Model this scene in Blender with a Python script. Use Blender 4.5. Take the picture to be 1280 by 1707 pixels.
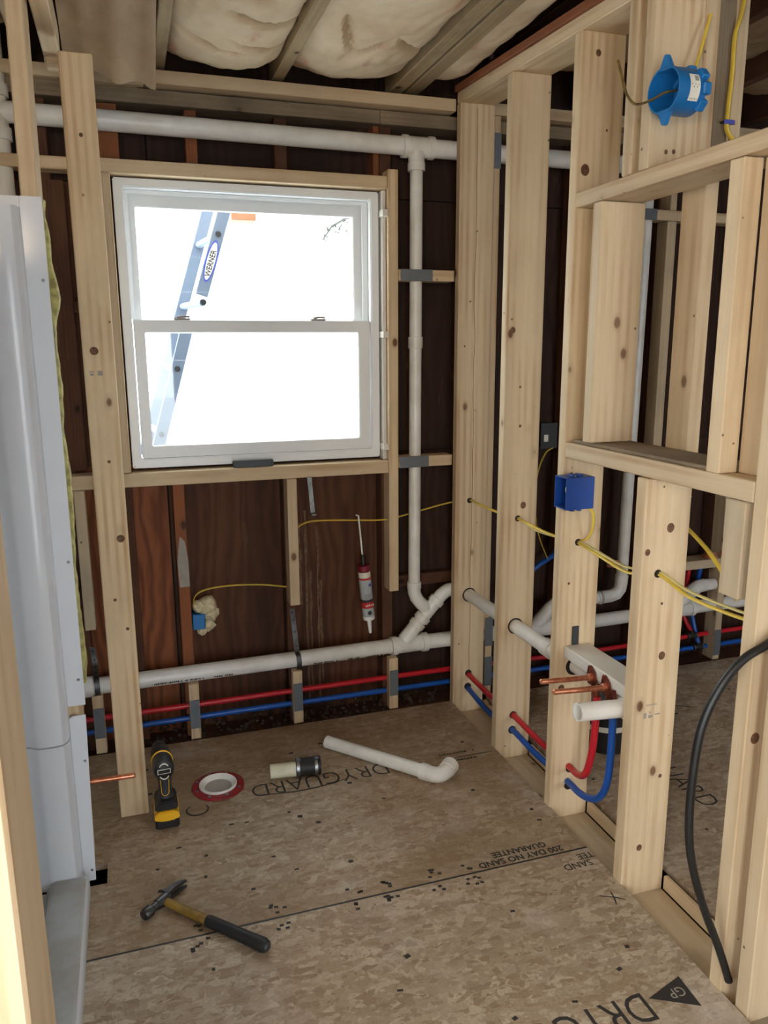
import bpy, bmesh, math, random
from mathutils import Vector, Matrix, Euler, noise

random.seed(7)
for o in list(bpy.data.objects):
    bpy.data.objects.remove(o)
scene = bpy.context.scene
COL = scene.collection
PI = math.pi

# ---------------------------------------------------------------- camera
# metres; X right along the window wall, Y towards it, Z up, floor top at 0
cam_d = bpy.data.cameras.new('camera')
cam = bpy.data.objects.new('camera', cam_d)
COL.objects.link(cam)
YAW, PITCH, ROLL, FPX = 0.3146, 0.20747, 0.005655, 1296.77
fw = Vector((math.sin(YAW) * math.cos(PITCH), math.cos(YAW) * math.cos(PITCH), -math.sin(PITCH)))
rt = Vector((math.cos(YAW), -math.sin(YAW), 0))
dn = fw.cross(rt)
rt2 = rt * math.cos(ROLL) + dn * math.sin(ROLL)
dn2 = -rt * math.sin(ROLL) + dn * math.cos(ROLL)
cam.matrix_world = Matrix(((rt2.x, -dn2.x, -fw.x, 0), (rt2.y, -dn2.y, -fw.y, 0), (rt2.z, -dn2.z, -fw.z, 1.494), (0, 0, 0, 1)))
cam_d.sensor_fit = 'VERTICAL'
cam_d.sensor_height = 24.0
cam_d.lens = FPX / 1707.0 * 24.0
cam_d.clip_start = 0.05
scene.camera = cam

# ---------------------------------------------------------------- sky, lamps, exposure
w = bpy.data.worlds.new('overcast_sky')
scene.world = w
w.use_nodes = True
bg = w.node_tree.nodes['Background']
bg.inputs['Color'].default_value = (0.90, 0.96, 1.0, 1)
bg.inputs['Strength'].default_value = 1.0
ld = bpy.data.lights.new('warm_work_lamp', 'POINT')
ld.energy = 5.0
ld.color = (1.0, 0.78, 0.52)
ld.shadow_soft_size = 0.12
lo = bpy.data.objects.new('warm_work_lamp', ld)
lo.location = (-0.55, -0.35, 1.95)
COL.objects.link(lo)
vs = scene.view_settings
vs.view_transform = 'Standard'
vs.look = 'None'
vs.exposure = 3.25
vs.gamma = 1.0
vs.use_curve_mapping = False

# ---------------------------------------------------------------- materials
def srgb(r, g, b):
    f = lambda c: (c / 255 / 12.92) if c / 255 <= 0.04045 else ((c / 255 + 0.055) / 1.055) ** 2.4
    return (f(r), f(g), f(b), 1)

class NT:
    def __init__(s, name):
        s.m = bpy.data.materials.new(name)
        s.m.use_nodes = True
        s.t = s.m.node_tree
        s.b = s.t.nodes['Principled BSDF']
    def n(s, typ, **kw):
        nd = s.t.nodes.new(typ)
        for k, v in kw.items():
            if k.startswith('i_'):
                nd.inputs[k[2:].replace('_', ' ')].default_value = v
            else:
                setattr(nd, k, v)
        return nd
    def l(s, a, b):
        s.t.links.new(a, b)
    def coord(s, scale=(1, 1, 1), jitter=True, rot=(0, 0, 0)):
        tc = s.n('ShaderNodeTexCoord')
        out = tc.outputs['Object']
        if jitter:
            oi = s.n('ShaderNodeObjectInfo')
            vm = s.n('ShaderNodeVectorMath', operation='SCALE')
            vm.inputs[0].default_value = (17.3, 9.1, 31.7)
            s.l(oi.outputs['Random'], vm.inputs['Scale'])
            va = s.n('ShaderNodeVectorMath', operation='ADD')
            s.l(out, va.inputs[0]); s.l(vm.outputs[0], va.inputs[1])
            out = va.outputs[0]
        mp = s.n('ShaderNodeMapping')
        mp.inputs['Scale'].default_value = scale
        mp.inputs['Rotation'].default_value = rot
        s.l(out, mp.inputs['Vector'])
        return mp.outputs['Vector']
    def noise(s, vec, scale, detail=3, rough=0.5, dist=0.0):
        nd = s.n('ShaderNodeTexNoise')
        nd.inputs['Scale'].default_value = scale
        nd.inputs['Detail'].default_value = detail
        nd.inputs['Roughness'].default_value = rough
        nd.inputs['Distortion'].default_value = dist
        s.l(vec, nd.inputs['Vector'])
        return nd.outputs['Fac']
    def ramp(s, fac, stops):
        nd = s.n('ShaderNodeValToRGB')
        cr = nd.color_ramp
        while len(cr.elements) < len(stops):
            cr.elements.new(0.5)
        for e, (p, c) in zip(cr.elements, stops):
            e.position = p
            e.color = c if not isinstance(c, (int, float)) else (c, c, c, 1)
        s.l(fac, nd.inputs['Fac'])
        return nd.outputs['Color']
    def mix(s, fac, a, b, mode='MIX'):
        nd = s.n('ShaderNodeMix', data_type='RGBA', blend_type=mode)
        for sock, v in ((nd.inputs[0], fac), (nd.inputs[6], a), (nd.inputs[7], b)):
            if isinstance(v, (int, float, tuple)):
                sock.default_value = v
            else:
                s.l(v, sock)
        return nd.outputs[2]
    def done(s, color=None, rough=0.5, bump=None, bstr=0.2, bdist=0.002, metal=0.0, spec=0.5):
        if color is not None:
            if isinstance(color, tuple):
                s.b.inputs['Base Color'].default_value = color
            else:
                s.l(color, s.b.inputs['Base Color'])
        if isinstance(rough, (int, float)):
            s.b.inputs['Roughness'].default_value = rough
        else:
            s.l(rough, s.b.inputs['Roughness'])
        s.b.inputs['Metallic'].default_value = metal
        s.b.inputs['Specular IOR Level'].default_value = spec
        if bump is not None:
            bn = s.n('ShaderNodeBump')
            bn.inputs['Strength'].default_value = bstr
            bn.inputs['Distance'].default_value = bdist
            s.l(bump, bn.inputs['Height'])
            s.l(bn.outputs['Normal'], s.b.inputs['Normal'])
        return s.m

def wood(name, light, dark, knot, scale=26, contrast=0.6, knots=True, dirt=None, rough=0.62):
    t = NT(name)
    v = t.coord((1, 1, 0.035))
    off = t.n('ShaderNodeVectorMath', operation='ADD')
    off.inputs[1].default_value = (0.05, 0.045, 0)
    t.l(v, off.inputs[0])
    wv = t.n('ShaderNodeTexWave', wave_type='RINGS', rings_direction='Z')
    wv.inputs['Scale'].default_value = scale
    wv.inputs['Distortion'].default_value = 6.0
    wv.inputs['Detail'].default_value = 2.0
    wv.inputs['Detail Scale'].default_value = 0.6
    t.l(off.outputs[0], wv.inputs['Vector'])
    band = t.ramp(wv.outputs['Fac'], [(0.25, 0.0), (0.95, 1.0)])
    v2 = t.coord((1, 1, 0.02))
    fine = t.noise(v2, 260, 3)
    v3 = t.coord((1, 1, 0.3))
    big = t.noise(v3, 9, 3)
    bm_ = t.n('ShaderNodeMath', operation='MULTIPLY')
    t.l(band, bm_.inputs[0]); t.l(t.ramp(big, [(0.42, 0.06), (0.72, contrast * 0.8)]), bm_.inputs[1])
    c = t.mix(bm_.outputs[0], light, dark)
    c = t.mix(t.ramp(fine, [(0.35, 0.0), (0.75, 0.18)]), c, dark)
    oi = t.n('ShaderNodeObjectInfo')
    tint = t.ramp(oi.outputs['Random'], [(0.0, (0.80, 0.78, 0.76, 1)), (0.5, (1, 0.97, 0.92, 1)), (1.0, (0.93, 0.90, 0.87, 1))])
    c = t.mix(1.0, c, tint, 'MULTIPLY')
    if knots:
        v4 = t.coord((1, 1, 0.62))
        vo = t.n('ShaderNodeTexVoronoi')
        vo.inputs['Scale'].default_value = 8.0
        t.l(v4, vo.inputs['Vector'])
        kn = t.ramp(vo.outputs['Distance'], [(0.055, 1.0), (0.075, 0.75), (0.09, 0.22), (0.16, 0.0)])
        c = t.mix(kn, c, knot)
        v5 = t.coord((1, 1, 1))
        vn = t.n('ShaderNodeTexVoronoi')
        vn.inputs['Scale'].default_value = 13.0
        t.l(v5, vn.inputs['Vector'])
        nl = t.ramp(vn.outputs['Distance'], [(0.035, 0.85), (0.058, 0.0)])
        c = t.mix(nl, c, srgb(50, 36, 26))
    if dirt:
        vd = t.coord((1, 1, 0.5))
        dn_ = t.noise(vd, 6, 5, 0.65)
        c = t.mix(t.ramp(dn_, [(0.45, 0.0), (0.7, 0.6)]), c, dirt)
    return t.done(c, rough, fine, 0.15, 0.001, spec=0.3)

M = {}
M['pine'] = wood('new_pine', srgb(218, 198, 166), srgb(172, 132, 88), srgb(104, 72, 48), scale=13, contrast=0.95, dirt=srgb(186, 162, 130))
M['pine_grey'] = wood('dusty_pine', srgb(210, 192, 162), srgb(174, 146, 108), srgb(92, 68, 50), scale=15, dirt=srgb(156, 146, 130))
M['pine_white'] = wood('whitewashed_pine', srgb(238, 236, 230), srgb(222, 216, 204), srgb(120, 100, 80), knots=False, contrast=0.3)
M['old'] = wood('old_brown_framing', srgb(94, 62, 45), srgb(60, 38, 27), srgb(36, 22, 17), scale=34, dirt=srgb(44, 30, 24), rough=0.8)
M['old_red'] = wood('old_reddish_framing', srgb(150, 92, 60), srgb(108, 62, 38), srgb(50, 30, 20), scale=34, dirt=srgb(100, 66, 46), rough=0.8)
M['old_grey'] = wood('weathered_grey_board', srgb(142, 128, 108), srgb(96, 82, 66), srgb(52, 42, 34), scale=40, dirt=srgb(84, 72, 60), rough=0.85)
M['joist'] = wood('aged_joist', srgb(164, 144, 112), srgb(120, 98, 68), srgb(62, 46, 32), scale=34, dirt=srgb(92, 78, 60), rough=0.8)

def simple(name, col, rough=0.5, metal=0.0, var=0.0, spec=0.5, vs_=20, dark=None):
    t = NT(name)
    if var or dark:
        v = t.coord()
        f = t.noise(v, vs_, 4, 0.6)
        d = dark if dark else tuple(c * (1 - var) for c in col[:3]) + (1,)
        c = t.mix(t.ramp(f, [(0.4, 0.0), (0.68, 1.0)]), col, d)
    else:
        c = col
    return t.done(c, rough, metal=metal, spec=spec)

M['pvc'] = simple('white_pvc', srgb(232, 231, 226), 0.32, dark=srgb(214, 211, 202), vs_=9)
M['pvc_cream'] = simple('cream_pvc', srgb(226, 222, 196), 0.4, dark=srgb(206, 200, 168), vs_=14)
M['cement'] = simple('pipe_cement_residue', srgb(176, 172, 164), 0.4, var=0.15)
M['ink'] = simple('black_ink', srgb(46, 42, 38), 0.75, var=0.2, vs_=90)
M['red'] = simple('red_pex', srgb(196, 30, 44), 0.35, var=0.1)
M['blue'] = simple('blue_pex', srgb(22, 84, 172), 0.35, var=0.1)
M['copper'] = simple('copper', srgb(226, 156, 122), 0.3, 0.75, dark=srgb(196, 116, 84), vs_=60)
M['copper_dark'] = simple('oxidised_copper', srgb(150, 82, 66), 0.4, 0.6, dark=srgb(80, 36, 34), vs_=60)
M['steel'] = simple('galvanised_steel', srgb(160, 164, 164), 0.4, 1.0, var=0.35, vs_=50)
M['steel_dark'] = simple('dark_steel', srgb(96, 96, 98), 0.42, 0.9, var=0.35, vs_=40)
M['plate'] = simple('nail_plate_grey', srgb(110, 116, 122), 0.5, 0.35, var=0.12, vs_=30)
M['rubber'] = simple('black_rubber', srgb(30, 30, 32), 0.55, var=0.25)
M['cable'] = simple('black_cable_jacket', srgb(26, 27, 28), 0.42, var=0.2)
M['romex'] = simple('yellow_cable_jacket', srgb(222, 192, 74), 0.45, var=0.12)
M['romex_pale'] = simple('pale_yellow_cable_jacket', srgb(216, 202, 132), 0.5, var=0.12)
M['olive'] = simple('olive_cable', srgb(126, 104, 48), 0.5, dark=srgb(70, 52, 30), vs_=30)
M['knot'] = simple('pine_knot', srgb(112, 78, 52), 0.7, dark=srgb(70, 44, 28), vs_=120)
M['box_blue'] = simple('blue_box_plastic', srgb(26, 112, 178), 0.42, var=0.12)
M['box_navy'] = simple('deep_blue_box_plastic', srgb(18, 66, 146), 0.45, var=0.12)
M['black'] = simple('black_plastic', srgb(28, 28, 30), 0.5, var=0.2)
M['charcoal'] = simple('charcoal_plastic', srgb(52, 54, 58), 0.5, var=0.2)
M['yellow'] = simple('yellow_plastic', srgb(238, 182, 30), 0.4, var=0.06)
M['vinyl'] = simple('white_vinyl', srgb(236, 238, 238), 0.35, var=0.03, vs_=4)
M['acrylic'] = simple('white_acrylic', srgb(222, 227, 234), 0.16, var=0.02, vs_=3)
M['film'] = simple('dusty_grey_film', srgb(186, 190, 192), 0.4, dark=srgb(166, 162, 154), vs_=9)
M['alu'] = simple('ladder_aluminium', srgb(112, 124, 142), 0.6, 0.0, var=0.06)
M['white'] = simple('white_paint', srgb(235, 235, 232), 0.5)
M['label'] = simple('printed_white_label', srgb(226, 222, 206), 0.5, var=0.05)
M['red_label'] = simple('red_label_band', srgb(196, 44, 48), 0.45)
M['maroon'] = simple('maroon_cap', srgb(116, 22, 40), 0.45)
M['grey_label'] = simple('grey_label_band', srgb(176, 182, 184), 0.4, var=0.08)
M['flange_red'] = simple('red_flange_ring', srgb(152, 26, 34), 0.38, dark=srgb(120, 26, 30), vs_=30)
M['handle_wood'] = simple('hammer_handle', srgb(142, 112, 44), 0.5, dark=srgb(110, 82, 30), vs_=30)
M['blue_ink'] = simple('blue_logo_ink', srgb(70, 80, 170), 0.5)
M['dark'] = simple('dark_cavity', srgb(28, 22, 18), 0.9, var=0.3)
M['soil'] = simple('dark_rubble', srgb(70, 54, 42), 0.9, dark=srgb(36, 28, 22), vs_=60)
M['bolt'] = simple('dark_bolt', srgb(36, 38, 40), 0.5, 0.2)
M['green_black'] = simple('green_black_plastic', srgb(52, 62, 62), 0.45, var=0.15)
M['orange_wood'] = simple('orange_stained_wood', srgb(130, 82, 48), 0.6, var=0.15)
M['leaf'] = simple('grey_green_leaf', srgb(66, 68, 62), 0.7, var=0.3)
M['foam'] = simple('cream_foam', srgb(218, 206, 172), 0.7, dark=srgb(184, 168, 128), vs_=60)
M['snow'] = simple('pale_ground', srgb(226, 228, 230), 0.9, var=0.04, vs_=2)
M['fiber'] = simple('yellow_fibreglass', srgb(192, 184, 118), 0.9, dark=srgb(138, 128, 78), vs_=40)
M['drip'] = simple('dried_drip', srgb(120, 94, 70), 0.8, dark=srgb(84, 62, 46), vs_=70)
M['mortar'] = simple('grey_patch', srgb(158, 150, 140), 0.9, var=0.15, vs_=40)

def make_ply(name, c0, c1, st_):
    t = NT(name)
    v = t.coord((1.0, 1.0, 0.22))
    wv = t.n('ShaderNodeTexWave', wave_type='BANDS', bands_direction='X')
    wv.inputs['Scale'].default_value = 7
    wv.inputs['Distortion'].default_value = 14
    wv.inputs['Detail'].default_value = 3
    wv.inputs['Detail Scale'].default_value = 1.2
    t.l(v, wv.inputs['Vector'])
    a = t.ramp(wv.outputs['Fac'], [(0.0, c0), (1.0, c1)])
    v2 = t.coord((1, 1, 0.12))
    st = t.noise(v2, 7, 4, 0.6)
    a = t.mix(t.ramp(st, [(0.42, 0.0), (0.66, st_)]), a, srgb(50, 35, 27))
    v3 = t.coord((1, 1, 0.25))
    st2 = t.noise(v3, 14, 4, 0.6)
    a = t.mix(t.ramp(st2, [(0.64, 0.0), (0.74, 0.4)]), a, srgb(122, 96, 72))
    return t.done(a, 0.75, wv.outputs['Fac'], 0.15, 0.001, spec=0.25)
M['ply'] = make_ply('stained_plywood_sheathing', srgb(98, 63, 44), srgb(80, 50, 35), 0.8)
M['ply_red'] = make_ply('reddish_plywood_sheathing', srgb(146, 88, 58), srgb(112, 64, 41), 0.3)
M['ply_dark'] = make_ply('darker_plywood_sheathing', srgb(66, 44, 34), srgb(52, 33, 26), 0.9)  # darker copy of the sheathing for the top row and outer bays

def make_osb(name, stain, sx):
    t = NT(name)
    base = t.coord((1, 1, 1))
    warp = t.n('ShaderNodeTexNoise')
    warp.inputs['Scale'].default_value = 14
    t.l(base, warp.inputs['Vector'])
    ws = t.n('ShaderNodeVectorMath', operation='SCALE')
    ws.inputs['Scale'].default_value = 0.035
    t.l(warp.outputs['Color'], ws.inputs[0])
    wa = t.n('ShaderNodeVectorMath', operation='ADD')
    t.l(base, wa.inputs[0]); t.l(ws.outputs[0], wa.inputs[1])
    cols, hs = [], []
    for rot, sc in ((0.2, (13, 44, 1)), (-0.7, (17, 60, 1)), (1.0, (15, 52, 1)), (2.2, (30, 90, 1))):
        mp = t.n('ShaderNodeMapping')
        mp.inputs['Rotation'].default_value = (0, 0, rot)
        mp.inputs['Scale'].default_value = sc
        t.l(wa.outputs[0], mp.inputs['Vector'])
        vo = t.n('ShaderNodeTexVoronoi', voronoi_dimensions='2D')
        vo.inputs['Scale'].default_value = 1.0
        t.l(mp.outputs[0], vo.inputs['Vector'])
        sep = t.n('ShaderNodeSeparateColor')
        t.l(vo.outputs['Color'], sep.inputs[0])
        cols.append(sep.outputs[0])
        hs.append(sep.outputs[1])
    m = cols[0]
    for k, (sc, th) in enumerate(((17, 0.5), (23, 0.56), (29, 0.55))):
        nn = t.noise(base, sc, 2)
        m = t.mix(t.ramp(nn, [(th - 0.015, 0.0), (th + 0.015, 1.0)]), m, cols[k + 1])
    h = t.mix(0.5, hs[0], hs[1])
    c = t.ramp(m, [(0.0, srgb(150, 130, 108)), (0.25, srgb(170, 152, 130)), (0.6, srgb(184, 167, 145)), (0.88, srgb(206, 192, 170)), (1.0, srgb(146, 122, 96))])
    fib = t.n('ShaderNodeMapping')
    fib.inputs['Rotation'].default_value = (0, 0, 0.3)
    fib.inputs['Scale'].default_value = (18, 120, 1)
    t.l(wa.outputs[0], fib.inputs['Vector'])
    ff = t.noise(fib.outputs[0], 2.0, 3, 0.6)
    c = t.mix(t.ramp(ff, [(0.58, 0.0), (0.72, 0.55)]), c, srgb(112, 88, 64))
    gr = t.noise(base, 150, 3, 0.6)
    c = t.mix(1.0, c, t.ramp(gr, [(0.3, 0.80), (0.7, 1.08)]), 'MULTIPLY')
    s1 = t.noise(base, 2.3, 5, 0.62, 0.4)
    c = t.mix(t.ramp(s1, [(0.36, stain * 0.35), (0.62, stain)]), c, srgb(132, 104, 70))
    s2 = t.noise(base, 3.6, 6, 0.7, 0.2)
    c = t.mix(t.ramp(s2, [(0.52, 0.0), (0.74, 0.5)]), c, srgb(196, 188, 178))
    s3 = t.noise(base, 55, 4, 0.7)
    c = t.mix(t.ramp(s3, [(0.64, 0.0), (0.74, 0.6)]), c, srgb(82, 64, 48))
    return t.done(c, t.ramp(s2, [(0.4, 0.62), (0.7, 0.42)]), h, 0.25, 0.0008, spec=0.4)
M['osb'] = make_osb('strand_board', 0.35, 1)
M['osb_brown'] = make_osb('browned_strand_board', 0.75, 1)

def make_kraft(name, a, b, red):
    t = NT(name)
    v = t.coord((1, 1, 1), jitter=False)
    f = t.noise(v, 5, 5, 0.6)
    c = t.ramp(f, [(0.3, a), (0.7, b)])
    mp = t.n('ShaderNodeMapping')
    mp.inputs['Scale'].default_value = (1.0, 0.5, 1)
    t.l(v, mp.inputs['Vector'])
    p = t.noise(mp.outputs[0], 9, 4, 0.55)
    c = t.mix(t.ramp(p, [(0.60, 0.0), (0.66, red)]), c, srgb(176, 112, 100))
    g = t.noise(v, 26, 5, 0.6)
    return t.done(c, 0.7, g, 0.3, 0.006, spec=0.3)
M['kraft'] = make_kraft('kraft_paper_facing', srgb(212, 192, 162), srgb(186, 162, 130), 0.5)
M['kraft_dark'] = make_kraft('brown_kraft_paper', srgb(160, 136, 106), srgb(128, 104, 78), 0.0)

def make_glass():
    t = NT('window_glass')
    for nd in list(t.t.nodes):
        if nd.type != 'OUTPUT_MATERIAL':
            t.t.nodes.remove(nd)
    out = t.t.nodes[0]
    tr = t.n('ShaderNodeBsdfTransparent')
    tr.inputs['Color'].default_value = (0.96, 0.98, 0.97, 1)
    gl = t.n('ShaderNodeBsdfGlossy')
    gl.inputs['Roughness'].default_value = 0.02
    mx = t.n('ShaderNodeMixShader')
    mx.inputs[0].default_value = 0.05
    t.l(tr.outputs[0], mx.inputs[1]); t.l(gl.outputs[0], mx.inputs[2]); t.l(mx.outputs[0], out.inputs[0])
    return t.m
M['glass'] = make_glass()

# ---------------------------------------------------------------- builders
def link(name, me, mat=None, smooth=False):
    o = bpy.data.objects.new(name, me)
    COL.objects.link(o)
    if mat is not None and not me.materials:
        for m in (mat if isinstance(mat, (list, tuple)) else [mat]):
            me.materials.append(M[m] if isinstance(m, str) else m)
    if smooth:
        me.shade_smooth()
        me.set_sharp_from_angle(angle=math.radians(38))
    return o

def tag(o, label, cat=None, group=None, kind=None):
    o['label'] = label
    if cat: o['category'] = cat
    if group: o['group'] = group
    if kind: o['kind'] = kind
    return o

def thing(name, label, cat, loc=(0, 0, 0), group=None):
    o = bpy.data.objects.new(name, None)
    o.empty_display_size = 0.05
    COL.objects.link(o)
    o.location = loc
    return tag(o, label, cat, group)

def struct(name, label):
    o = bpy.data.objects.new(name, None)
    o.empty_display_size = 0.05
    COL.objects.link(o)
    o['kind'] = 'structure'
    o['label'] = label
    o['category'] = name.split('_')[0]
    return o

AX = {'z': Matrix.Identity(3), 'x': Matrix(((0, 0, 1), (1, 0, 0), (0, 1, 0))), 'y': Matrix(((0, 1, 0), (0, 0, 1), (1, 0, 0)))}

def box_bm(sx, sy, sz, bev):
    bm = bmesh.new()
    bmesh.ops.create_cube(bm, size=1.0)
    bmesh.ops.scale(bm, vec=(sx, sy, sz), verts=bm.verts)
    if bev > 0:
        bmesh.ops.bevel(bm, geom=list(bm.edges), offset=min(bev, 0.3 * min(sx, sy, sz)), segments=1, affect='EDGES', clamp_overlap=True)
    return bm

def to_me(bm, name):
    me = bpy.data.meshes.new(name)
    bmesh.ops.recalc_face_normals(bm, faces=bm.faces)
    bm.to_mesh(me)
    bm.free()
    return me

def box(name, x0, x1, y0, y1, z0, z1, mat, parent=None, bev=0.0015, tilt=None, axis=None):
    """one squared piece; its own local Z runs along its length so that the grain does too"""
    d = Vector((x1 - x0, y1 - y0, z1 - z0))
    if axis is None:
        axis = 'xyz'[max(range(3), key=lambda i: d[i])]
    R = AX[axis]
    l = R.transposed() @ d
    me = to_me(box_bm(abs(l.x), abs(l.y), abs(l.z), bev), name)
    mat4 = R.to_4x4()
    if tilt:
        mat4 = Euler(tilt).to_matrix().to_4x4() @ mat4
    o = link(name, me, mat)
    o.matrix_basis = Matrix.Translation(((x0 + x1) / 2, (y0 + y1) / 2, (z0 + z1) / 2)) @ mat4
    setp(o, parent)
    return o

def box_at(name, size, loc, rot, mat, parent=None, bev=0.0015):
    me = to_me(box_bm(size[0], size[1], size[2], bev), name)
    o = link(name, me, mat)
    o.matrix_basis = Matrix.Translation(loc) @ (rot.to_4x4() if isinstance(rot, Matrix) else Euler(rot).to_matrix().to_4x4())
    setp(o, parent)
    return o

def setp(o, parent):
    if parent is not None:
        o.parent = parent
        o.matrix_parent_inverse = world_of(parent).inverted()

def world_of(p):
    m = p.matrix_basis.copy()
    if p.parent is not None:
        return world_of(p.parent) @ p.matrix_parent_inverse @ m
    return m

def frame_for(t, up=None):
    t = t.normalized()
    a = up if up else (Vector((0, 0, 1)) if abs(t.z) < 0.9 else Vector((1, 0, 0)))
    u = a.cross(t).normalized()
    v = t.cross(u)
    return u, v

def smooth_path(pts, k=6):
    P = [Vector(p) for p in pts]
    out = []
    for i in range(len(P) - 1):
        p0 = P[max(i - 1, 0)]; p1 = P[i]; p2 = P[i + 1]; p3 = P[min(i + 2, len(P) - 1)]
        for j in range(k):
            t = j / k
            out.append(0.5 * ((2 * p1) + (p2 - p0) * t + (2 * p0 - 5 * p1 + 4 * p2 - p3) * t * t + (-p0 + 3 * p1 - 3 * p2 + p3) * t ** 3))
    out.append(P[-1])
    return out

def sweep_bm(bm, path, r, n=14, flat=None, caps=True):
    path = [Vector(p) for p in path]
    rings = []
    u = v = None
    for i, p in enumerate(path):
        t = (path[min(i + 1, len(path) - 1)] - path[max(i - 1, 0)]).normalized()
        if u is None:
            u, v = frame_for(t)
        else:
            u = (u - t * u.dot(t)).normalized()
            v = t.cross(u)
        ri = r[i] if isinstance(r, (list, tuple)) else r
        rb = ri * (flat if flat else 1)
        rings.append([bm.verts.new(p + u * (ri * math.cos(2 * PI * k / n)) + v * (rb * math.sin(2 * PI * k / n))) for k in range(n)])
    for a, b in zip(rings, rings[1:]):
        for k in range(n):
            bm.faces.new((a[k], a[(k + 1) % n], b[(k + 1) % n], b[k]))
    if caps:
        bm.faces.new(rings[0]); bm.faces.new(rings[-1][::-1])

def sweep(name, path, r, mat, parent=None, n=14, flat=None, smooth_k=0, caps=True):
    if smooth_k:
        path = smooth_path(path, smooth_k)
    bm = bmesh.new()
    c = Vector(path[0])
    sweep_bm(bm, [Vector(p) - c for p in path], r, n, flat, caps)
    o = link(name, to_me(bm, name), mat, smooth=True)
    o.location = c
    setp(o, parent)
    return o

def lathe(name, prof, loc, axis, mat, parent=None, n=24, close=False, xs=1.0, ys=1.0, up=None):
    """profile of (radius, height) turned about the axis through loc"""
    bm = bmesh.new()
    rings = []
    for r, h in prof:
        if r < 1e-6:
            rings.append([bm.verts.new((0, 0, h))])
        else:
            rings.append([bm.verts.new((r * xs * math.cos(2 * PI * k / n), r * ys * math.sin(2 * PI * k / n), h)) for k in range(n)])
    pairs = list(zip(rings, rings[1:]))
    if close:
        pairs.append((rings[-1], rings[0]))
    for a, b in pairs:
        for k in range(n):
            q = [a[k % len(a)], a[(k + 1) % len(a)], b[(k + 1) % len(b)], b[k % len(b)]]
            q = list(dict.fromkeys(q))
            if len(q) > 2:
                bm.faces.new(q)
    o = link(name, to_me(bm, name), mat, smooth=True)
    ax = Vector(axis).normalized()
    u, v = frame_for(ax, Vector(up) if up else None)
    o.matrix_basis = Matrix.Translation(loc) @ Matrix((u, v, ax)).transposed().to_4x4()
    setp(o, parent)
    return o

def pipe(name, p0, p1, r, mat, parent=None, wall=0.004, n=24):
    """open-ended pipe with a real bore"""
    p0 = Vector(p0); p1 = Vector(p1)
    L = (p1 - p0).length
    ri = r - wall
    return lathe(name, [(r, 0), (r, L), (ri, L), (ri, 0)], p0, p1 - p0, mat, parent, n, close=True)

def collar(name, p, d, r, ln, mat, parent=None):
    """hub of a fitting around a pipe, centred at p along d"""
    d = Vector(d).normalized()
    return lathe(name, [(r - 0.006, 0), (r, 0.001), (r, ln - 0.001), (r - 0.006, ln)], Vector(p) - d * ln / 2, d, mat, parent, 24, close=True)

def poly(name, verts, faces, mat, parent=None, smooth=False, loc=(0, 0, 0)):
    me = bpy.data.meshes.new(name)
    L = Vector(loc)
    me.from_pydata([tuple(Vector(v) - L) for v in verts], [], faces)
    me.update()
    bm = bmesh.new(); bm.from_mesh(me); bmesh.ops.recalc_face_normals(bm, faces=bm.faces); bm.to_mesh(me); bm.free()
    o = link(name, me, mat, smooth=smooth)
    o.location = L
    setp(o, parent)
    return o

def prism(name, outline, d0, d1, plane, mat, parent=None, bev=0.0, smooth=False, rot=None, loc=None):
    """outline extruded; plane 'xz' -> along y, 'xy' -> along z, 'yz' -> along x"""
    bm = bmesh.new()
    f = {'xy': lambda a, b, c: (a, b, c), 'xz': lambda a, b, c: (a, c, b), 'yz': lambda a, b, c: (c, a, b)}[plane]
    lo_ = [bm.verts.new(f(a, b, d0)) for a, b in outline]
    hi_ = [bm.verts.new(f(a, b, d1)) for a, b in outline]
    n = len(outline)
    bm.faces.new(lo_); bm.faces.new(hi_[::-1])
    for k in range(n):
        bm.faces.new((lo_[k], lo_[(k + 1) % n], hi_[(k + 1) % n], hi_[k]))
    if bev:
        bmesh.ops.bevel(bm, geom=list(bm.edges), offset=bev, segments=2, affect='EDGES', clamp_overlap=True)
    c = Vector((0, 0, 0))
    if loc is None:
        c = sum((v.co for v in bm.verts), Vector()) / len(bm.verts)
        for v in bm.verts:
            v.co -= c
    o = link(name, to_me(bm, name), mat, smooth=smooth)
    m = Matrix.Translation(loc if loc is not None else c)
    if rot is not None:
        m = m @ (rot.to_4x4() if isinstance(rot, Matrix) else Euler(rot).to_matrix().to_4x4())
    o.matrix_basis = m
    setp(o, parent)
    return o

def text_bm(bm, body, size, mtx, shear=0.0, spacing=1.0, offset=0.0, xs=1.0, thick=0.0):
    cu = bpy.data.curves.new('lettering', 'FONT')
    cu.body = body
    cu.size = size
    cu.space_character = spacing
    cu.offset = offset
    cu.shear = shear
    cu.extrude = thick
    cu.resolution_u = 3
    tmp = bpy.data.objects.new('lettering_tmp', cu)
    COL.objects.link(tmp)
    dg = bpy.context.evaluated_depsgraph_get()
    me = bpy.data.meshes.new_from_object(tmp.evaluated_get(dg))
    me.transform(mtx @ Matrix.Diagonal((xs, 1, 1, 1)))
    bm.from_mesh(me)
    bpy.data.objects.remove(tmp)
    bpy.data.curves.remove(cu)
    bpy.data.meshes.remove(me)

def lettering(name, items, mat, parent, extra=None):
    bm = bmesh.new()
    for it in items:
        text_bm(bm, **it)
    if extra:
        extra(bm)
    me = bpy.data.meshes.new(name)
    bm.to_mesh(me); bm.free()
    o = link(name, me, mat)
    setp(o, parent)
    return o

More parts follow.
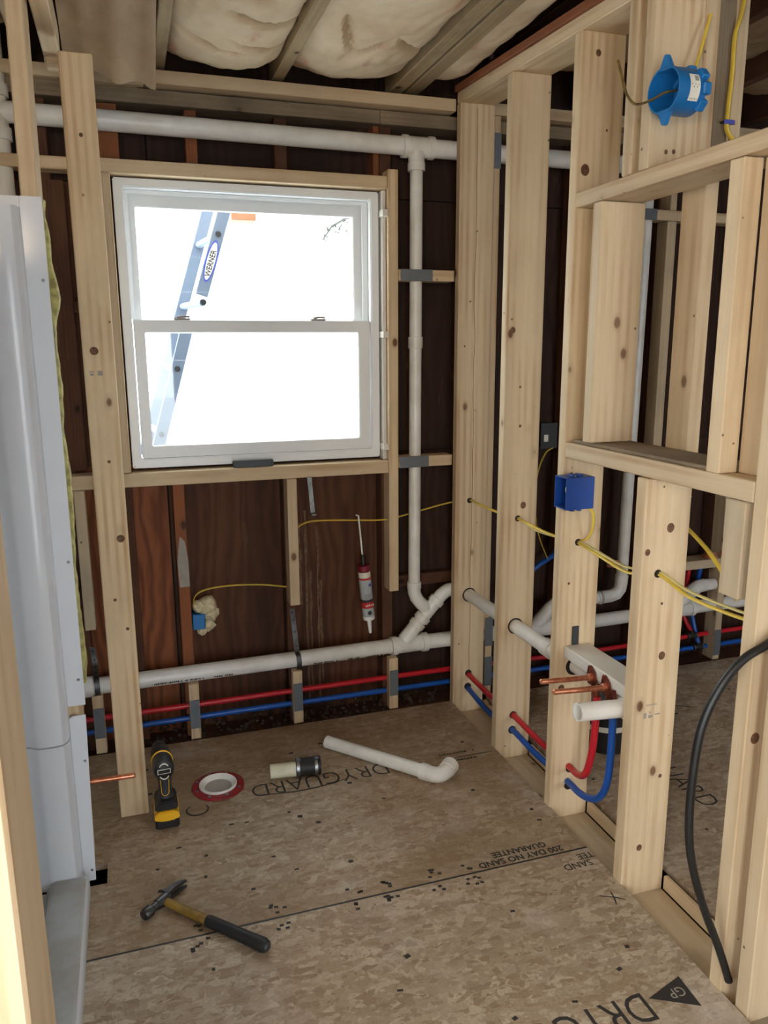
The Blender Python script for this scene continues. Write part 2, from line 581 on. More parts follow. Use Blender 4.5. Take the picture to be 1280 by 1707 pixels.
def marks(name, mtx, length, h, mat, parent, seed):
    """a line of print too small to read: short uneven ink dashes"""
    rn = random.Random(seed)
    bm = bmesh.new()
    x = 0.0
    while x < length:
        wd = h * rn.uniform(0.35, 0.8)
        y0, y1 = h * rn.uniform(0, 0.25), h * rn.uniform(0.7, 1.0)
        if rn.random() > 0.14:
            bm.faces.new([bm.verts.new(mtx @ Vector((a, b, 0))) for a, b in ((x, y0), (x + wd, y0), (x + wd, y1), (x, y1))])
        x += wd + h * rn.uniform(0.12, 0.3)
    me = bpy.data.meshes.new(name)
    bm.to_mesh(me); bm.free()
    o = link(name, me, mat)
    o['kind'] = 'stuff'
    setp(o, parent)
    return o

# ================================================================ SETTING
XR, XRB = 1.235, 1.375          # right partition: room face, far face
YB = 2.895                      # face of the new framing on the window wall
YO, YS = 2.966, 3.04            # old studs, sheathing

# ---------------------------------------------------------------- floor
floor = struct('floor', 'strand board subfloor in large printed panels')
box('subfloor', -1.6, 4.2, -1.4, 3.2, -0.16, -0.10, 'dark', floor, 0)
T = 0.018
panels = []
def panel(x0, x1, y0, y1, hole=None, z=0.0, mat='osb'):
    if hole is None:
        o = box('osb_panel', x0, x1, y0, y1, z - T, z, mat, floor, 0.001, axis='z')
    else:                        # panel with a square cut-out
        hx0, hx1, hy0, hy1 = hole
        xs = [x0, hx0, hx1, x1]; ys = [y0, hy0, hy1, y1]
        V, Fc = [], []
        idx = {}
        def vid(i, j, k):
            if (i, j, k) not in idx:
                idx[(i, j, k)] = len(V)
                V.append((xs[i], ys[j], z if k else z - T))
            return idx[(i, j, k)]
        cells = {(i, j) for i in range(3) for j in range(3)} - {(1, 1)}
        for i, j in cells:
            Fc.append([vid(i, j, 1), vid(i + 1, j, 1), vid(i + 1, j + 1, 1), vid(i, j + 1, 1)])
            Fc.append([vid(i, j, 0), vid(i, j + 1, 0), vid(i + 1, j + 1, 0), vid(i + 1, j, 0)])
            for a, b, di, dj in (((0, 0), (1, 0), 0, -1), ((1, 0), (1, 1), 1, 0), ((1, 1), (0, 1), 0, 1), ((0, 1), (0, 0), -1, 0)):
                if (i + di, j + dj) not in cells:
                    p, q = (i + a[0], j + a[1]), (i + b[0], j + b[1])
                    Fc.append([vid(*p, 0), vid(*q, 0), vid(*q, 1), vid(*p, 1)])
        o = poly('osb_panel', V, Fc, mat, floor, loc=((x0 + x1) / 2, (y0 + y1) / 2, z))
    panels.append(o)
    return o
p1 = panel(-1.2, 1.238, 1.8245, 2.884, hole=(-0.42, -0.152, 2.112, 2.205), mat='osb_brown')
p2 = panel(-1.2, 1.238, 0.604, 1.8175)
box('dark_seam_strip', -1.2, 1.238, 1.8177, 1.8243, -0.012, -0.001, 'black', floor, 0)  # black strip added in the open gap, painting its shade and dirt
p3 = panel(-1.2, 1.238, -0.615, 0.600)
panel(-1.2, 4.1, -1.4, -0.619)
r1 = panel(1.405, 2.62, 1.30, 2.884)
r2 = panel(1.405, 2.62, -0.615, 1.296)
r3 = panel(2.624, 4.1, 1.30, 2.884)
panel(2.624, 4.1, -0.615, 1.296)

def floor_mtx(x, y, size=1.0):   # lettering lying on the floor, read from the window side
    return Matrix.Translation((x, y, 0.0006)) @ Matrix.Rotation(PI, 4, 'Z')

def quads(bm, pts):
    for x, y, sx, sy, a in pts:
        c, s_ = math.cos(a), math.sin(a)
        vs_ = [bm.verts.new((x + c * dx * sx - s_ * dy * sy, y + s_ * dx * sx + c * dy * sy, 0.0006)) for dx, dy in ((-.5, -.5), (.5, -.5), (.5, .5), (-.5, .5))]
        bm.faces.new(vs_)

def strip(bm, pts, wd):
    pv = None
    for i, (x, y) in enumerate(pts):
        a = Vector(pts[min(i + 1, len(pts) - 1)]) - Vector(pts[max(i - 1, 0)])
        nrm = Vector((-a.y, a.x)).normalized() * wd * (0.35 + 0.65 * math.sin(PI * (i + 0.5) / len(pts)))
        cur = (bm.verts.new((x + nrm.x, y + nrm.y, 0.0006)), bm.verts.new((x - nrm.x, y - nrm.y, 0.0006)))
        if pv:
            bm.faces.new((pv[0], cur[0], cur[1], pv[1]))
        pv = cur

def scatter(n, x0, x1, y0, y1, sz):
    out = []
    for _ in range(n):
        x, y = random.uniform(x0, x1), random.uniform(y0, y1)
        out.append((x, y, sz * random.uniform(0.6, 1.2), sz * random.uniform(0.5, 1.0), random.uniform(-0.4, 0.4)))
    return out

def seam_dots(y, side):
    out = []
    for x in (0.08, 0.29, 0.51, 0.60, 0.745, 0.845):
        for k in range(random.randint(3, 6)):
            out.append((x + random.uniform(-0.022, 0.022), y + side * random.uniform(0.012, 0.05), 0.011, 0.009, random.uniform(-.3, .3)))
    return out

def extra1(bm):
    quads(bm, scatter(26, -0.1, 1.2, 1.95, 2.8, 0.014) + seam_dots(1.823, 1))
    strip(bm, [(0.32 + 0.32 * k / 20, 2.425 - 0.022 * math.sin(PI * k / 20) + 0.0 * k) for k in range(21)], 0.004)
    strip(bm, [(1.06 + 0.16 * k / 6, 2.436) for k in range(7)], 0.003)
    # loop of marker under the drill
    strip(bm, [(0.125 + 0.035 * math.cos(a), 2.40 + 0.032 * math.sin(a)) for a in [PI * 0.7 + 1.5 * PI * k / 24 for k in range(25)]], 0.004)
lettering('printed_lettering', [
    dict(body='DRYGUARD', size=0.112, mtx=floor_mtx(0.812, 2.487), offset=-0.0012, xs=0.83),
    dict(body='200 DAY NO SAND', size=0.033, mtx=floor_mtx(1.165, 1.852), offset=0.001, xs=0.98),
    dict(body='GUARANTEE', size=0.033, mtx=floor_mtx(1.125, 1.884), offset=0.001, xs=0.95),
], 'ink', p1, extra1)
marks('small_print', floor_mtx(1.155, 2.475), 0.14, 0.014, 'ink', p1, 1)
marks('small_print', floor_mtx(1.160, 2.425), 0.12, 0.016, 'ink', p1, 2)

def extra2(bm):
    quads(bm, scatter(22, -0.1, 1.18, 0.75, 1.70, 0.013) + seam_dots(1.819, -1))
    v = [bm.verts.new((x, y, 0.0006)) for x, y in ((1.172, 1.315), (1.165, 1.225), (1.062, 1.282))]
    bm.faces.new(v)
    strip(bm, [(1.15, 1.62), (1.19, 1.60), (1.21, 1.585)], 0.0025)
    strip(bm, [(1.175, 1.575), (1.185, 1.60), (1.19, 1.625)], 0.0025)
lettering('printed_lettering', [
    dict(body='DRYGUARD', size=0.112, mtx=floor_mtx(1.058, 1.302), offset=0.0, xs=0.83),
    dict(body='SAND', size=0.036, mtx=floor_mtx(1.213, 1.766), offset=0.0004, xs=0.98),
    dict(body='TEE', size=0.034, mtx=floor_mtx(1.236, 1.797), offset=0.0004, xs=0.95),
], 'ink', p2, extra2)
lettering('printed_emblem_letters', [dict(body='GP', size=0.038, mtx=Matrix.Translation((0, 0, 0.0005)) @ floor_mtx(1.158, 1.288), xs=0.9)], 'mortar', p2)
def extra3(bm):
    quads(bm, scatter(14, 1.45, 2.5, 1.4, 2.8, 0.015))
    strip(bm, [(1.9 + 0.3 * k / 10, 2.5 + 0.05 * math.sin(k / 3)) for k in range(11)], 0.004)
lettering('printed_lettering', [dict(body='DRYGUARD', size=0.112, mtx=Matrix.Translation((1.72, 2.38, 0.0006)) @ Matrix.Rotation(PI * 1.5, 4, 'Z'), offset=-0.001, xs=0.83)], 'ink', r1, extra3)

# ---------------------------------------------------------------- window wall
wb = struct('wall_back', 'exterior wall of old studs, brown sheathing and new pine furring')
OPX0, OPX1, OPZ0, OPZ1 = 0.0, 0.945, 1.062, 2.068
# sheathing boards with joints; left out where the window stands
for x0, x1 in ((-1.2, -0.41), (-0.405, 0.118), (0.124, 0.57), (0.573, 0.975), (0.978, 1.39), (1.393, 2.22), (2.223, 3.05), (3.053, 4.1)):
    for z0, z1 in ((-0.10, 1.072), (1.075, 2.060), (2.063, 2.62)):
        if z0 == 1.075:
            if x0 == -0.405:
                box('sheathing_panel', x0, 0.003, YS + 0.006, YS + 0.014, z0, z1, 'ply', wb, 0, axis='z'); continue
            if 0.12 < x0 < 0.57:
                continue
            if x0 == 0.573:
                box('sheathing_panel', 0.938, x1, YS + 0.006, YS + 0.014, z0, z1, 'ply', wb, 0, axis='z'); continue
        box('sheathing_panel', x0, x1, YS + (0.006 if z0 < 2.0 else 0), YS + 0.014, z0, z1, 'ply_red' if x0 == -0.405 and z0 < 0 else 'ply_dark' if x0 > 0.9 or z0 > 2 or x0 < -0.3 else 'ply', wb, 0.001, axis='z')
box('siding', -1.2, 0.018, YS + 0.016, YS + 0.03, -0.1, 2.62, 'dark', wb, 0)
box('siding', 0.925, 4.1, YS + 0.016, YS + 0.03, -0.1, 2.62, 'dark', wb, 0)
box('siding', 0.018, 0.925, YS + 0.016, YS + 0.03, -0.1, 1.088, 'dark', wb, 0)
box('siding', 0.018, 0.925, YS + 0.016, YS + 0.03, 2.046, 2.62, 'dark', wb, 0)
# old framing behind the furring
def ostud(x0, x1, z0, z1, mat='old'):
    return box('old_stud', x0, x1, YO, YS - 0.001, z0, z1, mat, wb, 0.002)
for x0, x1, z0, z1, m_ in ((-0.62, -0.57, -0.1, 2.3, 'old'), (-0.235, -0.195, -0.1, 2.3, 'old'), (-0.20, -0.155, 1.07, 2.05, 'old'), (0.135, 0.177, -0.1, 1.0, 'old_red'), (0.55, 0.59, -0.1, 1.0, 'old'), (0.955, 1.0, -0.1, 2.3, 'old'),
                           (-0.05, -0.008, -0.1, 2.12, 'old'), (-0.05, 0.03, 2.125, 2.3, 'old_red'), (0.25, 0.29, 2.125, 2.3, 'old_red'), (0.56, 0.605, 2.125, 2.3, 'old'), (0.93, 0.953, 2.075, 2.3, 'old_red'),
                           (1.37, 1.41, -0.1, 2.3, 'old'), (1.78, 1.82, -0.1, 2.3, 'old'), (2.20, 2.24, -0.1, 2.3, 'old'), (2.62, 2.66, -0.1, 2.3, 'old'), (3.03, 3.07, -0.1, 2.3, 'old'), (3.44, 3.48, -0.1, 2.3, 'old')):
    ostud(x0, x1, z0, z1, m_)
box('old_header', -0.05, 0.955, YO, YS - 0.001, 2.078, 2.122, 'old', wb, 0.002)
box('old_top_plate', -1.2, 0.95, 2.942, YS - 0.001, 2.302, 2.348, 'old_grey', wb, 0.002)
box('old_top_plate', 0.952, 4.1, 2.942, YS - 0.001, 2.302, 2.348, 'old_grey', wb, 0.002)
box('old_bottom_plate', -1.2, 4.1, YO - 0.03, YS - 0.001, -0.10, -0.02, 'old', wb, 0.002)
box('old_blocking', 1.005, 1.365, YO + 0.03, YS - 0.001, 0.50, 0.55, 'old', wb, 0.002)
box('old_blocking', -0.19, -0.052, YO + 0.02, YS - 0.001, 1.62, 1.66, 'old', wb, 0.002)
# new furring
D_ = 0.07
def fur(name, x0, x1, z0, z1, mat='pine', d=D_, y=YB):
    return box(name, x0, x1, y, y + d, z0, z1, mat, wb, 0.002)
fur('plate', 0.124, 1.234, 2.354, 2.396, d=0.09)
fur('plate', -1.2, 0.121, 2.348, 2.388, 'pine_grey', d=0.09, y=YB + 0.012)
fur('plate', 1.376, 4.1, 2.354, 2.396, d=0.09)
fur('header', -0.041, 0.962, 2.069, 2.113)
fur('jack_stud', -0.041, -0.006, 1.063, 2.068)
fur('sill_plate', -0.6, 0.962, 1.010, 1.060, d=0.09)
fur('stud', 0.964, 1.004, 0.518, 2.138)
fur('jack_stud', 0.947, 0.962, 1.062, 2.068, 'pine_white', d=0.05, y=YB + 0.02)
fur('block', 1.006, 1.234, 1.745, 1.786)
fur('block', 1.006, 1.234, 1.028, 1.071)
fur('stud', 0.553, 0.592, 0.502, 1.008)
fur('stud', -0.206, -0.169, 0.490, 1.008, 'pine_grey')
fur('block', -0.60, -0.052, 2.069, 2.109)
for x0, x1, z1, p0, p1_ in ((-0.205, -0.166, 0.232, 0.061, 0.182), (0.145, 0.184, 0.228, 0.044, 0.162), (0.553, 0.592, 0.224, 0.053, 0.172), (0.962, 1.001, 0.224, 0.059, 0.172)):
    fur('stud', x0, x1, -0.002, z1, d=0.04)
    box('nail_plate', x0 + 0.001, x1 - 0.001, YB - 0.003, YB - 0.0005, p0, p1_, 'plate', wb, 0.0004)
box('nail_plate', 1.014, 1.143, YB - 0.003, YB - 0.0005, 1.744, 1.787, 'plate', wb, 0.0004)
box('nail_plate', 1.008, 1.132, YB - 0.003, YB - 0.0005, 1.027, 1.072, 'plate', wb, 0.0004)
# next room's stretch of the same wall
fur('stud', 1.384, 1.418, 0.30, 2.352)
box('nail_plate', 1.382, 1.420, YB - 0.003, YB - 0.0005, 2.165, 2.292, 'plate', wb, 0.0004)
fur('stud', 1.400, 1.432, -0.002, 0.296, d=0.04)
box('nail_plate', 1.398, 1.434, YB - 0.003, YB - 0.0005, 0.225, 0.355, 'plate', wb, 0.0004)
box('nail_plate', 1.398, 1.434, YB - 0.003, YB - 0.0005, 0.04, 0.175, 'plate', wb, 0.0004)
fur('stud', 2.198, 2.243, 0.30, 2.008, 'pine_grey')
fur('stud', 2.206, 2.238, 2.052, 2.352, d=0.09)
fur('block', 2.04, 2.62, 2.010, 2.051)
box('nail_plate', 2.04, 2.142, YB - 0.003, YB - 0.0005, 2.009, 2.053, 'plate', wb, 0.0004)
fur('stud', 2.622, 2.660, -0.002, 2.352, 'pine_grey', d=0.09)
box('nail_plate', 2.622, 2.660, YB - 0.003, YB - 0.0005, 0.02, 0.15, 'plate', wb, 0.0004)
fur('stud', 3.03, 3.07, -0.002, 2.352)
fur('block', 2.244, 2.62, 0.468, 0.510, 'pine_grey', d=0.09)
rd_ = random.Random(11)
for x_, z0, z1 in ((0.628, 0.45, 0.80), (0.652, 0.02, 0.85), (0.668, 0.05, 0.60), (0.700, 0.02, 0.78), (0.712, 0.10, 0.55)):
    L_, R__ = [], []
    for k in range(15):
        z = z0 + (z1 - z0) * k / 14
        wd = 0.0045 * (0.4 + rd_.random())
        xc = x_ + 0.003 * rd_.uniform(-1, 1)
        L_.append((xc - wd, YS + 0.0056, z)); R__.append((xc + wd, YS + 0.0056, z))
    poly('drip_stain', L_ + R__, [[k, k + 1, 16 + k, 15 + k] for k in range(14)], 'drip', wb)
# torn grey patch and rubble at the foot of the old stud bays
def blob(name, c, rx, ry, rz, mat, parent, seed, rough=0.35, n=2):
    bm = bmesh.new()
    bmesh.ops.create_icosphere(bm, subdivisions=n, radius=1.0)
    for v in bm.verts:
        k = 1 + rough * noise.noise(v.co * 1.7 + Vector((seed * 3.1, seed, 0))) + rough * 0.5 * noise.noise(v.co * 4.1 + Vector((seed, 0, 7)))
        v.co = Vector((v.co.x * rx, v.co.y * ry, v.co.z * rz)) * k
    o = link(name, to_me(bm, name), mat, smooth=True)
    o.location = c
    setp(o, parent)
    return o
poly('torn_patch', [(0.136, YO - 0.002, 0.70), (0.150, YO - 0.002, 0.80), (0.168, YO - 0.002, 0.78), (0.177, YO - 0.002, 0.70), (0.177, YO - 0.002, 0.60), (0.140, YO - 0.002, 0.60),
                    (0.136, YO - 0.0001, 0.70), (0.150, YO - 0.0001, 0.80), (0.168, YO - 0.0001, 0.78), (0.177, YO - 0.0001, 0.70), (0.177, YO - 0.0001, 0.60), (0.140, YO - 0.0001, 0.60)],
     [[0, 1, 2, 3, 4, 5], [6, 7, 8, 9, 10, 11], [0, 1, 7, 6], [1, 2, 8, 7], [2, 3, 9, 8], [3, 4, 10, 9], [4, 5, 11, 10], [5, 0, 6, 11]], 'mortar', wb)
bm = bmesh.new()
for k in range(420):
    x = random.uniform(-0.15, 1.22); y = random.uniform(2.90, 3.03)
    s_ = random.uniform(0.003, 0.011)
    r_ = bmesh.ops.create_icosphere(bm, subdivisions=1, radius=s_)
    off = Vector((x, y, -0.03 + (y - 2.9) * 0.35 + random.uniform(0, 0.012)))
    for v in r_['verts']:
        v.co = v.co * (1 + 0.4 * noise.noise(v.co * 90 + off * 9)) + off
o = link('rubble', to_me(bm, 'rubble'), 'soil'); o['kind'] = 'stuff'; setp(o, wb)

# ---------------------------------------------------------------- right partition (2x6 studs at 16 inch centres)
wr = struct('wall_right', 'open partition of new pine studs with a framed recess')
def hz(y): return 2.378 - 0.052 * (2.9 - y)      # the head plate runs slightly down towards the camera
def rstud(name, y0, y1, z0, z1, x0=XR, x1=XRB, mat='pine'):
    return box(name, x0, x1, y0, y1, z0, z1, mat, wr, 0.0025)
rstud('stud', 2.856, 2.892, -0.045, hz(2.87))
rstud('stud', 2.444, 2.482, -0.045, hz(2.46))
rstud('stud', 2.040, 2.078, -0.045, hz(2.06))
rstud('stud', 1.640, 1.682, -0.045, 1.166)
rstud('stud', 1.245, 1.285, -0.045, 2.30)
rstud('stud', 1.168, 1.208, -0.02, 0.905, x0=1.243, x1=1.383)
rstud('stud', 0.83, 0.868, -0.045, 2.27)
rstud('sill_plate', 1.287, 2.039, 1.170, 1.216)
rstud('sill_cover', 1.40, 2.02, 1.2165, 1.226, x0=XR + 0.012, x1=XRB + 0.012, mat='old_grey')
rstud('recess_header', 1.2865, 2.039, 1.878, 1.917)
rstud('recess_trimmer', 1.908, 1.948, 1.2275, 1.876)
rstud('recess_trimmer', 1.394, 1.436, 1.2165, 1.876, x1=1.286)
rstud('recess_packer', 1.287, 1.393, 1.2165, 1.876, x0=1.287)
rstud('recess_trimmer', 1.70, 1.79, 1.192, 1.905, x0=1.397, x1=1.436)
rstud('cripple_stud', 1.786, 1.826, 1.918, hz(1.8))
rstud('cripple_stud', 1.720, 1.757, 1.918, hz(1.74))
rstud('cripple_stud', 1.305, 1.365, 0.95, 1.168, x1=1.33, mat='pine_grey')
rstud('packer_board', 1.720, 1.75, 1.92, 2.42, x0=1.3755, x1=1.418, mat='pine')
rstud('packer_board', 1.722, 1.74, 1.93, 2.42, x0=1.4185, x1=1.465, mat='old_grey')
rstud('packer_board', 1.720, 1.75, 1.93, 2.42, x0=1.4655, x1=1.504, mat='pine_grey')
def sloped(name, y0, y1, dz0, dz1, x0, x1, mat):
    o = box(name, x0, x1, y0, y1, 0, dz1 - dz0, mat, wr, 0.002)
    ym = (y0 + y1) / 2
    o.matrix_basis = Matrix.Translation(((x0 + x1) / 2, ym, hz(ym) + (dz0 + dz1) / 2)) @ Matrix.Rotation(math.atan(0.052), 4, 'X') @ AX['y'].to_4x4()
    o.matrix_parent_inverse = Matrix.Identity(4)
    return o
sloped('head_plate', -1.3, 2.892, 0.0005, 0.039, XR, XRB, 'pine')
sloped('head_plate', -1.3, 2.892, 0.0395, 0.062, XR - 0.012, XRB, 'old_red')
rstud('bottom_plate', -1.3, 2.892, -0.085, -0.0455, mat='pine_grey')
for y0, y1 in ((0.87, 1.243), (1.287, 1.638), (1.684, 2.038), (2.080, 2.442), (2.484, 2.854)):
    rstud('edge_blocking', y0, y1, -0.045, -0.002, x0=XRB + 0.001, x1=XRB + 0.016, mat='pine')
rstud('valve_block', 1.684, 2.038, 0.528, 0.566, x0=1.262, x1=1.352, mat='pine_white')
box('pipe_clip', 1.288, 1.312, 2.034, 2.0395, 0.567, 0.628, 'charcoal', wr, 0.002)
rk = random.Random(3)
cz = [2.36 - 0.118 * k for k in range(20)]
cx_ = [1.306 + 0.004 * rk.uniform(-1, 1) - 0.010 * max(0, (z - 1.0)) * 0.2 for z in cz]
vv = [(x - 0.0009, 2.8552, z) for x, z in zip(cx_, cz)] + [(x + 0.0009, 2.8552, z) for x, z in zip(cx_, cz)]
vv += [(x, 2.8575, z) for x, z in zip(cx_, cz)]
ff_ = []
for k in range(19):
    ff_ += [[k, k + 1, 21 + k, 20 + k], [k, 40 + k, 41 + k, k + 1], [20 + k, 21 + k, 41 + k, 40 + k]]
poly('crack', vv, ff_, 'old', wr)
# drilled holes in the stud faces (dark rings round the pipes)
def hole(y, x, z, r):
    lathe('bored_hole', [(0, 0), (r, 0), (r, 0.0016), (0, 0.0016)], (x, y - 0.0012, z), (0, 1, 0), 'dark', wr, 20)
for y in (2.856, 2.444, 2.040):
    hole(y, 1.305, 0.131, 0.015); hole(y, 1.303, 0.070, 0.016)
for y, z, x in ((2.856, 0.884, 1.297), (2.444, 0.894, 1.300), (2.040, 0.902, 1.296), (1.640, 0.913, 1.286)):
    hole(y, x, z, 0.011)
for y, z in ((2.856, 0.481), (2.444, 0.487), (2.040, 0.492)):
    hole(y, 1.303, z, 0.0305)

def knot(parent, x, y, z, r, asp=1.15):
    lathe('knot', [(0, 0), (r, 0), (r * 0.96, 0.0005), (r * 0.80, 0.0006), (r * 0.74, 0.0003), (0, 0.0007)], (x, y + 0.0001, z), (0, -1, 0), 'knot', parent, 18, ys=asp)
for y, x, z, r in ((2.444, 1.260, 1.552, 0.0095), (2.444, 1.320, 0.941, 0.011), (2.444, 1.298, 1.225, 0.005), (2.444, 1.294, 1.36, 0.004),
                   (2.040, 1.288, 2.281, 0.008), (2.040, 1.262, 1.98, 0.014), (2.040, 1.259, 0.42, 0.012), (2.040, 1.27, 0.771, 0.004),
                   (1.640, 1.316, 1.034, 0.0115), (1.640, 1.250, 0.973, 0.008), (1.640, 1.317, 0.681, 0.0105), (1.640, 1.287, 0.107, 0.009), (1.640, 1.34, 0.321, 0.0055), (1.640, 1.305, 0.829, 0.0035),
                   (1.245, 1.262, 0.648, 0.012), (1.720, 1.309, 1.96, 0.005), (1.720, 1.287, 1.958, 0.005)):
    knot(wr, x, y, z, r)
def stamp(parent, y, cells):
    for x, z, w_, h_ in cells:
        box('grade_stamp', x - w_ / 2, x + w_ / 2, y - 0.0005, y + 0.0005, z - h_ / 2, z + h_ / 2, 'mortar', parent, 0)
stamp(wr, 1.640, ((1.276, 0.512, 0.010, 0.016), (1.292, 0.520, 0.006, 0.006), (1.294, 0.508, 0.014, 0.008), (1.316, 0.512, 0.016, 0.004), (1.295, 0.542, 0.034, 0.003)))

# ---------------------------------------------------------------- left side
wl = struct('wall_left', 'left side framing with loose end posts and brown boarding')
box('end_post', -0.115, -0.028, 2.43, 2.468, 0.0005, 2.274, 'pine', wl, 0.003)
box('stud', -0.2166, -0.1776, 2.150, 2.29, 0.0, 2.60, 'pine', wl, 0.003, tilt=(0, 0.0095, 0))
box('door_stud', -0.170, -0.1265, 0.685, 0.830, 0.0, 2.60, 'pine', wl, 0.004)
box('door_stud', -0.36, -0.1735, 0.72, 0.76, 0.0, 2.60, 'pine_grey', wl, 0.003)
def boards(parent, axis, c, u0, u1, openings, n=9):
    """horizontal boards of a wall, cut round its openings (u0, u1, z0, z1)"""
    for k in range(n):
        z0, z1 = -0.1 + k * 0.30, 0.195 + k * 0.30
        cuts = [(u0, u1)]
        for a0, a1, b0, b1 in openings:
            if z1 > b0 and z0 < b1:
                cuts = [q for p0, p1_ in cuts for q in ((p0, min(p1_, a0)), (max(p0, a1), p1_)) if q[1] - q[0] > 0.02]
        for p0, p1_ in cuts:
            if axis == 'x':
                box('wall_board', p0, p1_, c, c + 0.02, z0, z1, 'ply', parent, 0.002)
            else:
                box('wall_board', c, c + 0.02, p0, p1_, z0, z1, 'ply', parent, 0.002)
boards(wl, 'y', -1.235, -1.4, 3.0, [(-0.95, 0.35, 0.70, 2.0)])  # unseen opening cut in these boards to bring light from the left
box('stud', -1.21, -1.12, 0.62, 0.66, 0.0, 2.45, 'pine', wl, 0.002)
for x, z, r in ((-0.083, 1.491, 0.012), (-0.050, 0.933, 0.012), (-0.072, 2.068, 0.0055), (-0.080, 0.741, 0.005), (-0.050, 0.644, 0.0055), (-0.066, 1.169, 0.005)):
    knot(wl, x, 2.43, z, r, 1.0)
stamp(wl, 2.43, ((-0.094, 1.432, 0.014, 0.004), (-0.094, 1.424, 0.010, 0.006), (-0.071, 1.428, 0.014, 0.014)))
wf = struct('wall_far', 'boarded far wall of the next room')
boards(wf, 'y', 4.102, -1.4, 3.0, [])

wn = struct('wall_near', 'unseen boarded wall behind the camera with openings shaped for the light')
boards(wn, 'x', -1.42, -1.21, 4.1, [(-0.35, 0.40, -0.2, 2.0), (2.0, 3.2, 0.8, 2.0)])  # unseen wall, added with openings sized to limit and aim the daylight

# ---------------------------------------------------------------- ceiling
ce = struct('ceiling', 'open joists with sagging kraft faced insulation between them')
ZJ = 2.41
def joist(x0, x1, mat='joist', z0=ZJ, y1=2.985):
    return box('joist', x0, x1, -1.4, y1, z0, z0 + 0.14, mat, ce, 0.003)
joist(0.152, 0.192); joist(0.553, 0.594); joist(0.983, 1.036); joist(1.048, 1.102, z0=2.413)
joist(-0.262, -0.222, 'pine'); joist(-0.66, -0.62); joist(-1.06, -1.02)
for x in (1.405, 1.80, 2.21, 2.61, 3.02, 3.43, 3.84):
    joist(x, x + 0.04, 'old', z0=2.43)
box('joist', -0.160, -0.116, -1.4, 2.62, 2.308, 2.395, 'pine', ce, 0.003)
box('joist_end_block', -0.158, -0.118, 2.575, 2.625, 2.277, 2.307, 'pine', ce, 0.006, axis='x')
for k in range(14):
    box('roof_board', -1.25 + k * 0.385, -1.25 + k * 0.385 + 0.38, -1.4, 3.07, 2.62, 2.64, 'old', ce, 0.002)

def batt(x0, x1, sag, y1, seed, mat='kraft', zt=2.45, creases=()):
    nx, ny = 36, 200
    V, Fc = [], []
    y0 = -1.35
    rnd = random.Random(seed)
    for j in range(ny + 1):
        y = y0 + (y1 - y0) * (1 - (1 - j / ny) ** 1.8)
        end = min(1.0, max(0.0, (y1 - y) / 0.16)) ** 0.5
        for i in range(nx + 1):
            u = i / nx
            x = x0 + (x1 - x0) * u
            prof = (math.sin(PI * u)) ** 0.55
            k = 0.75 + 0.35 * noise.noise(Vector((seed * 5.1, y * 1.3, u)))
            z = zt - sag * prof * k * (0.25 + 0.75 * end)
            z += 0.007 * noise.noise(Vector((x * 9, y * 9, seed))) + 0.006 * noise.noise(Vector((x * 30 + y * 9, y * 14, seed * 2)))
            for cx, cy, ang, ln, dp, wd in creases:
                dx, dy = x - cx, y - cy
                a = dx * math.cos(ang) + dy * math.sin(ang)
                b = -dx * math.sin(ang) + dy * math.cos(ang) + 0.35 * a * a
                if abs(a) < ln:
                    z += 1.7 * dp * math.exp(-(b / wd) ** 2) * (1 - (a / ln) ** 2)
            z += 0.03 * (1 - end)
            V.append((x, y, z))
    for j in range(ny):
        for i in range(nx):
            a = j * (nx + 1) + i
            Fc.append([a, a + 1, a + nx + 2, a + nx + 1])
    n0 = len(V)
    # back of the batt, up against the deck, so that it has body
    top = []
    for j in (0, ny):
        for i in (0, nx):
            x, y, z = V[j * (nx + 1) + i]
            top.append(len(V)); V.append((x, y, 2.60))
    Fc.append([top[0], top[1], top[3], top[2]])
    Fc.append([j * (nx + 1) for j in range(ny + 1)][::-1] + [top[0], top[2]])
    Fc.append([j * (nx + 1) + nx for j in range(ny + 1)] + [top[3], top[1]])
    Fc.append(list(range(ny * (nx + 1), (ny + 1) * (nx + 1)))[::-1] + [top[2], top[3]])
    o = poly('insulation_batt', V, Fc, mat, ce, smooth=True, loc=((x0 + x1) / 2, 1.0, 2.45))
    return o
batt(0.193, 0.552, 0.085, 2.925, 1, creases=((0.30, 2.62, 0.25, 0.16, 0.016, 0.012), (0.46, 2.60, 0.45, 0.14, 0.018, 0.010), (0.44, 2.42, 0.5, 0.14, 0.024, 0.014), (0.36, 2.25, 0.4, 0.15, 0.016, 0.02)))
batt(0.595, 0.982, 0.085, 2.925, 2, creases=((0.70, 2.46, 1.25, 0.14, 0.022, 0.012), (0.78, 2.52, 2.0, 0.16, 0.026, 0.012), (0.90, 2.50, 0.9, 0.12, 0.014, 0.012)))
batt(1.103, 1.222, 0.03, 2.92, 3)
batt(-0.22, 0.151, 0.05, 2.4, 4, 'kraft_dark')
batt(-0.615, -0.27, 0.05, 2.86, 5, 'kraft_dark')
for k, x in enumerate((1.446, 1.842, 2.252, 2.652)):
    batt(x, x + 0.352, 0.02, 2.86, 6 + k, 'kraft_dark', zt=2.50)
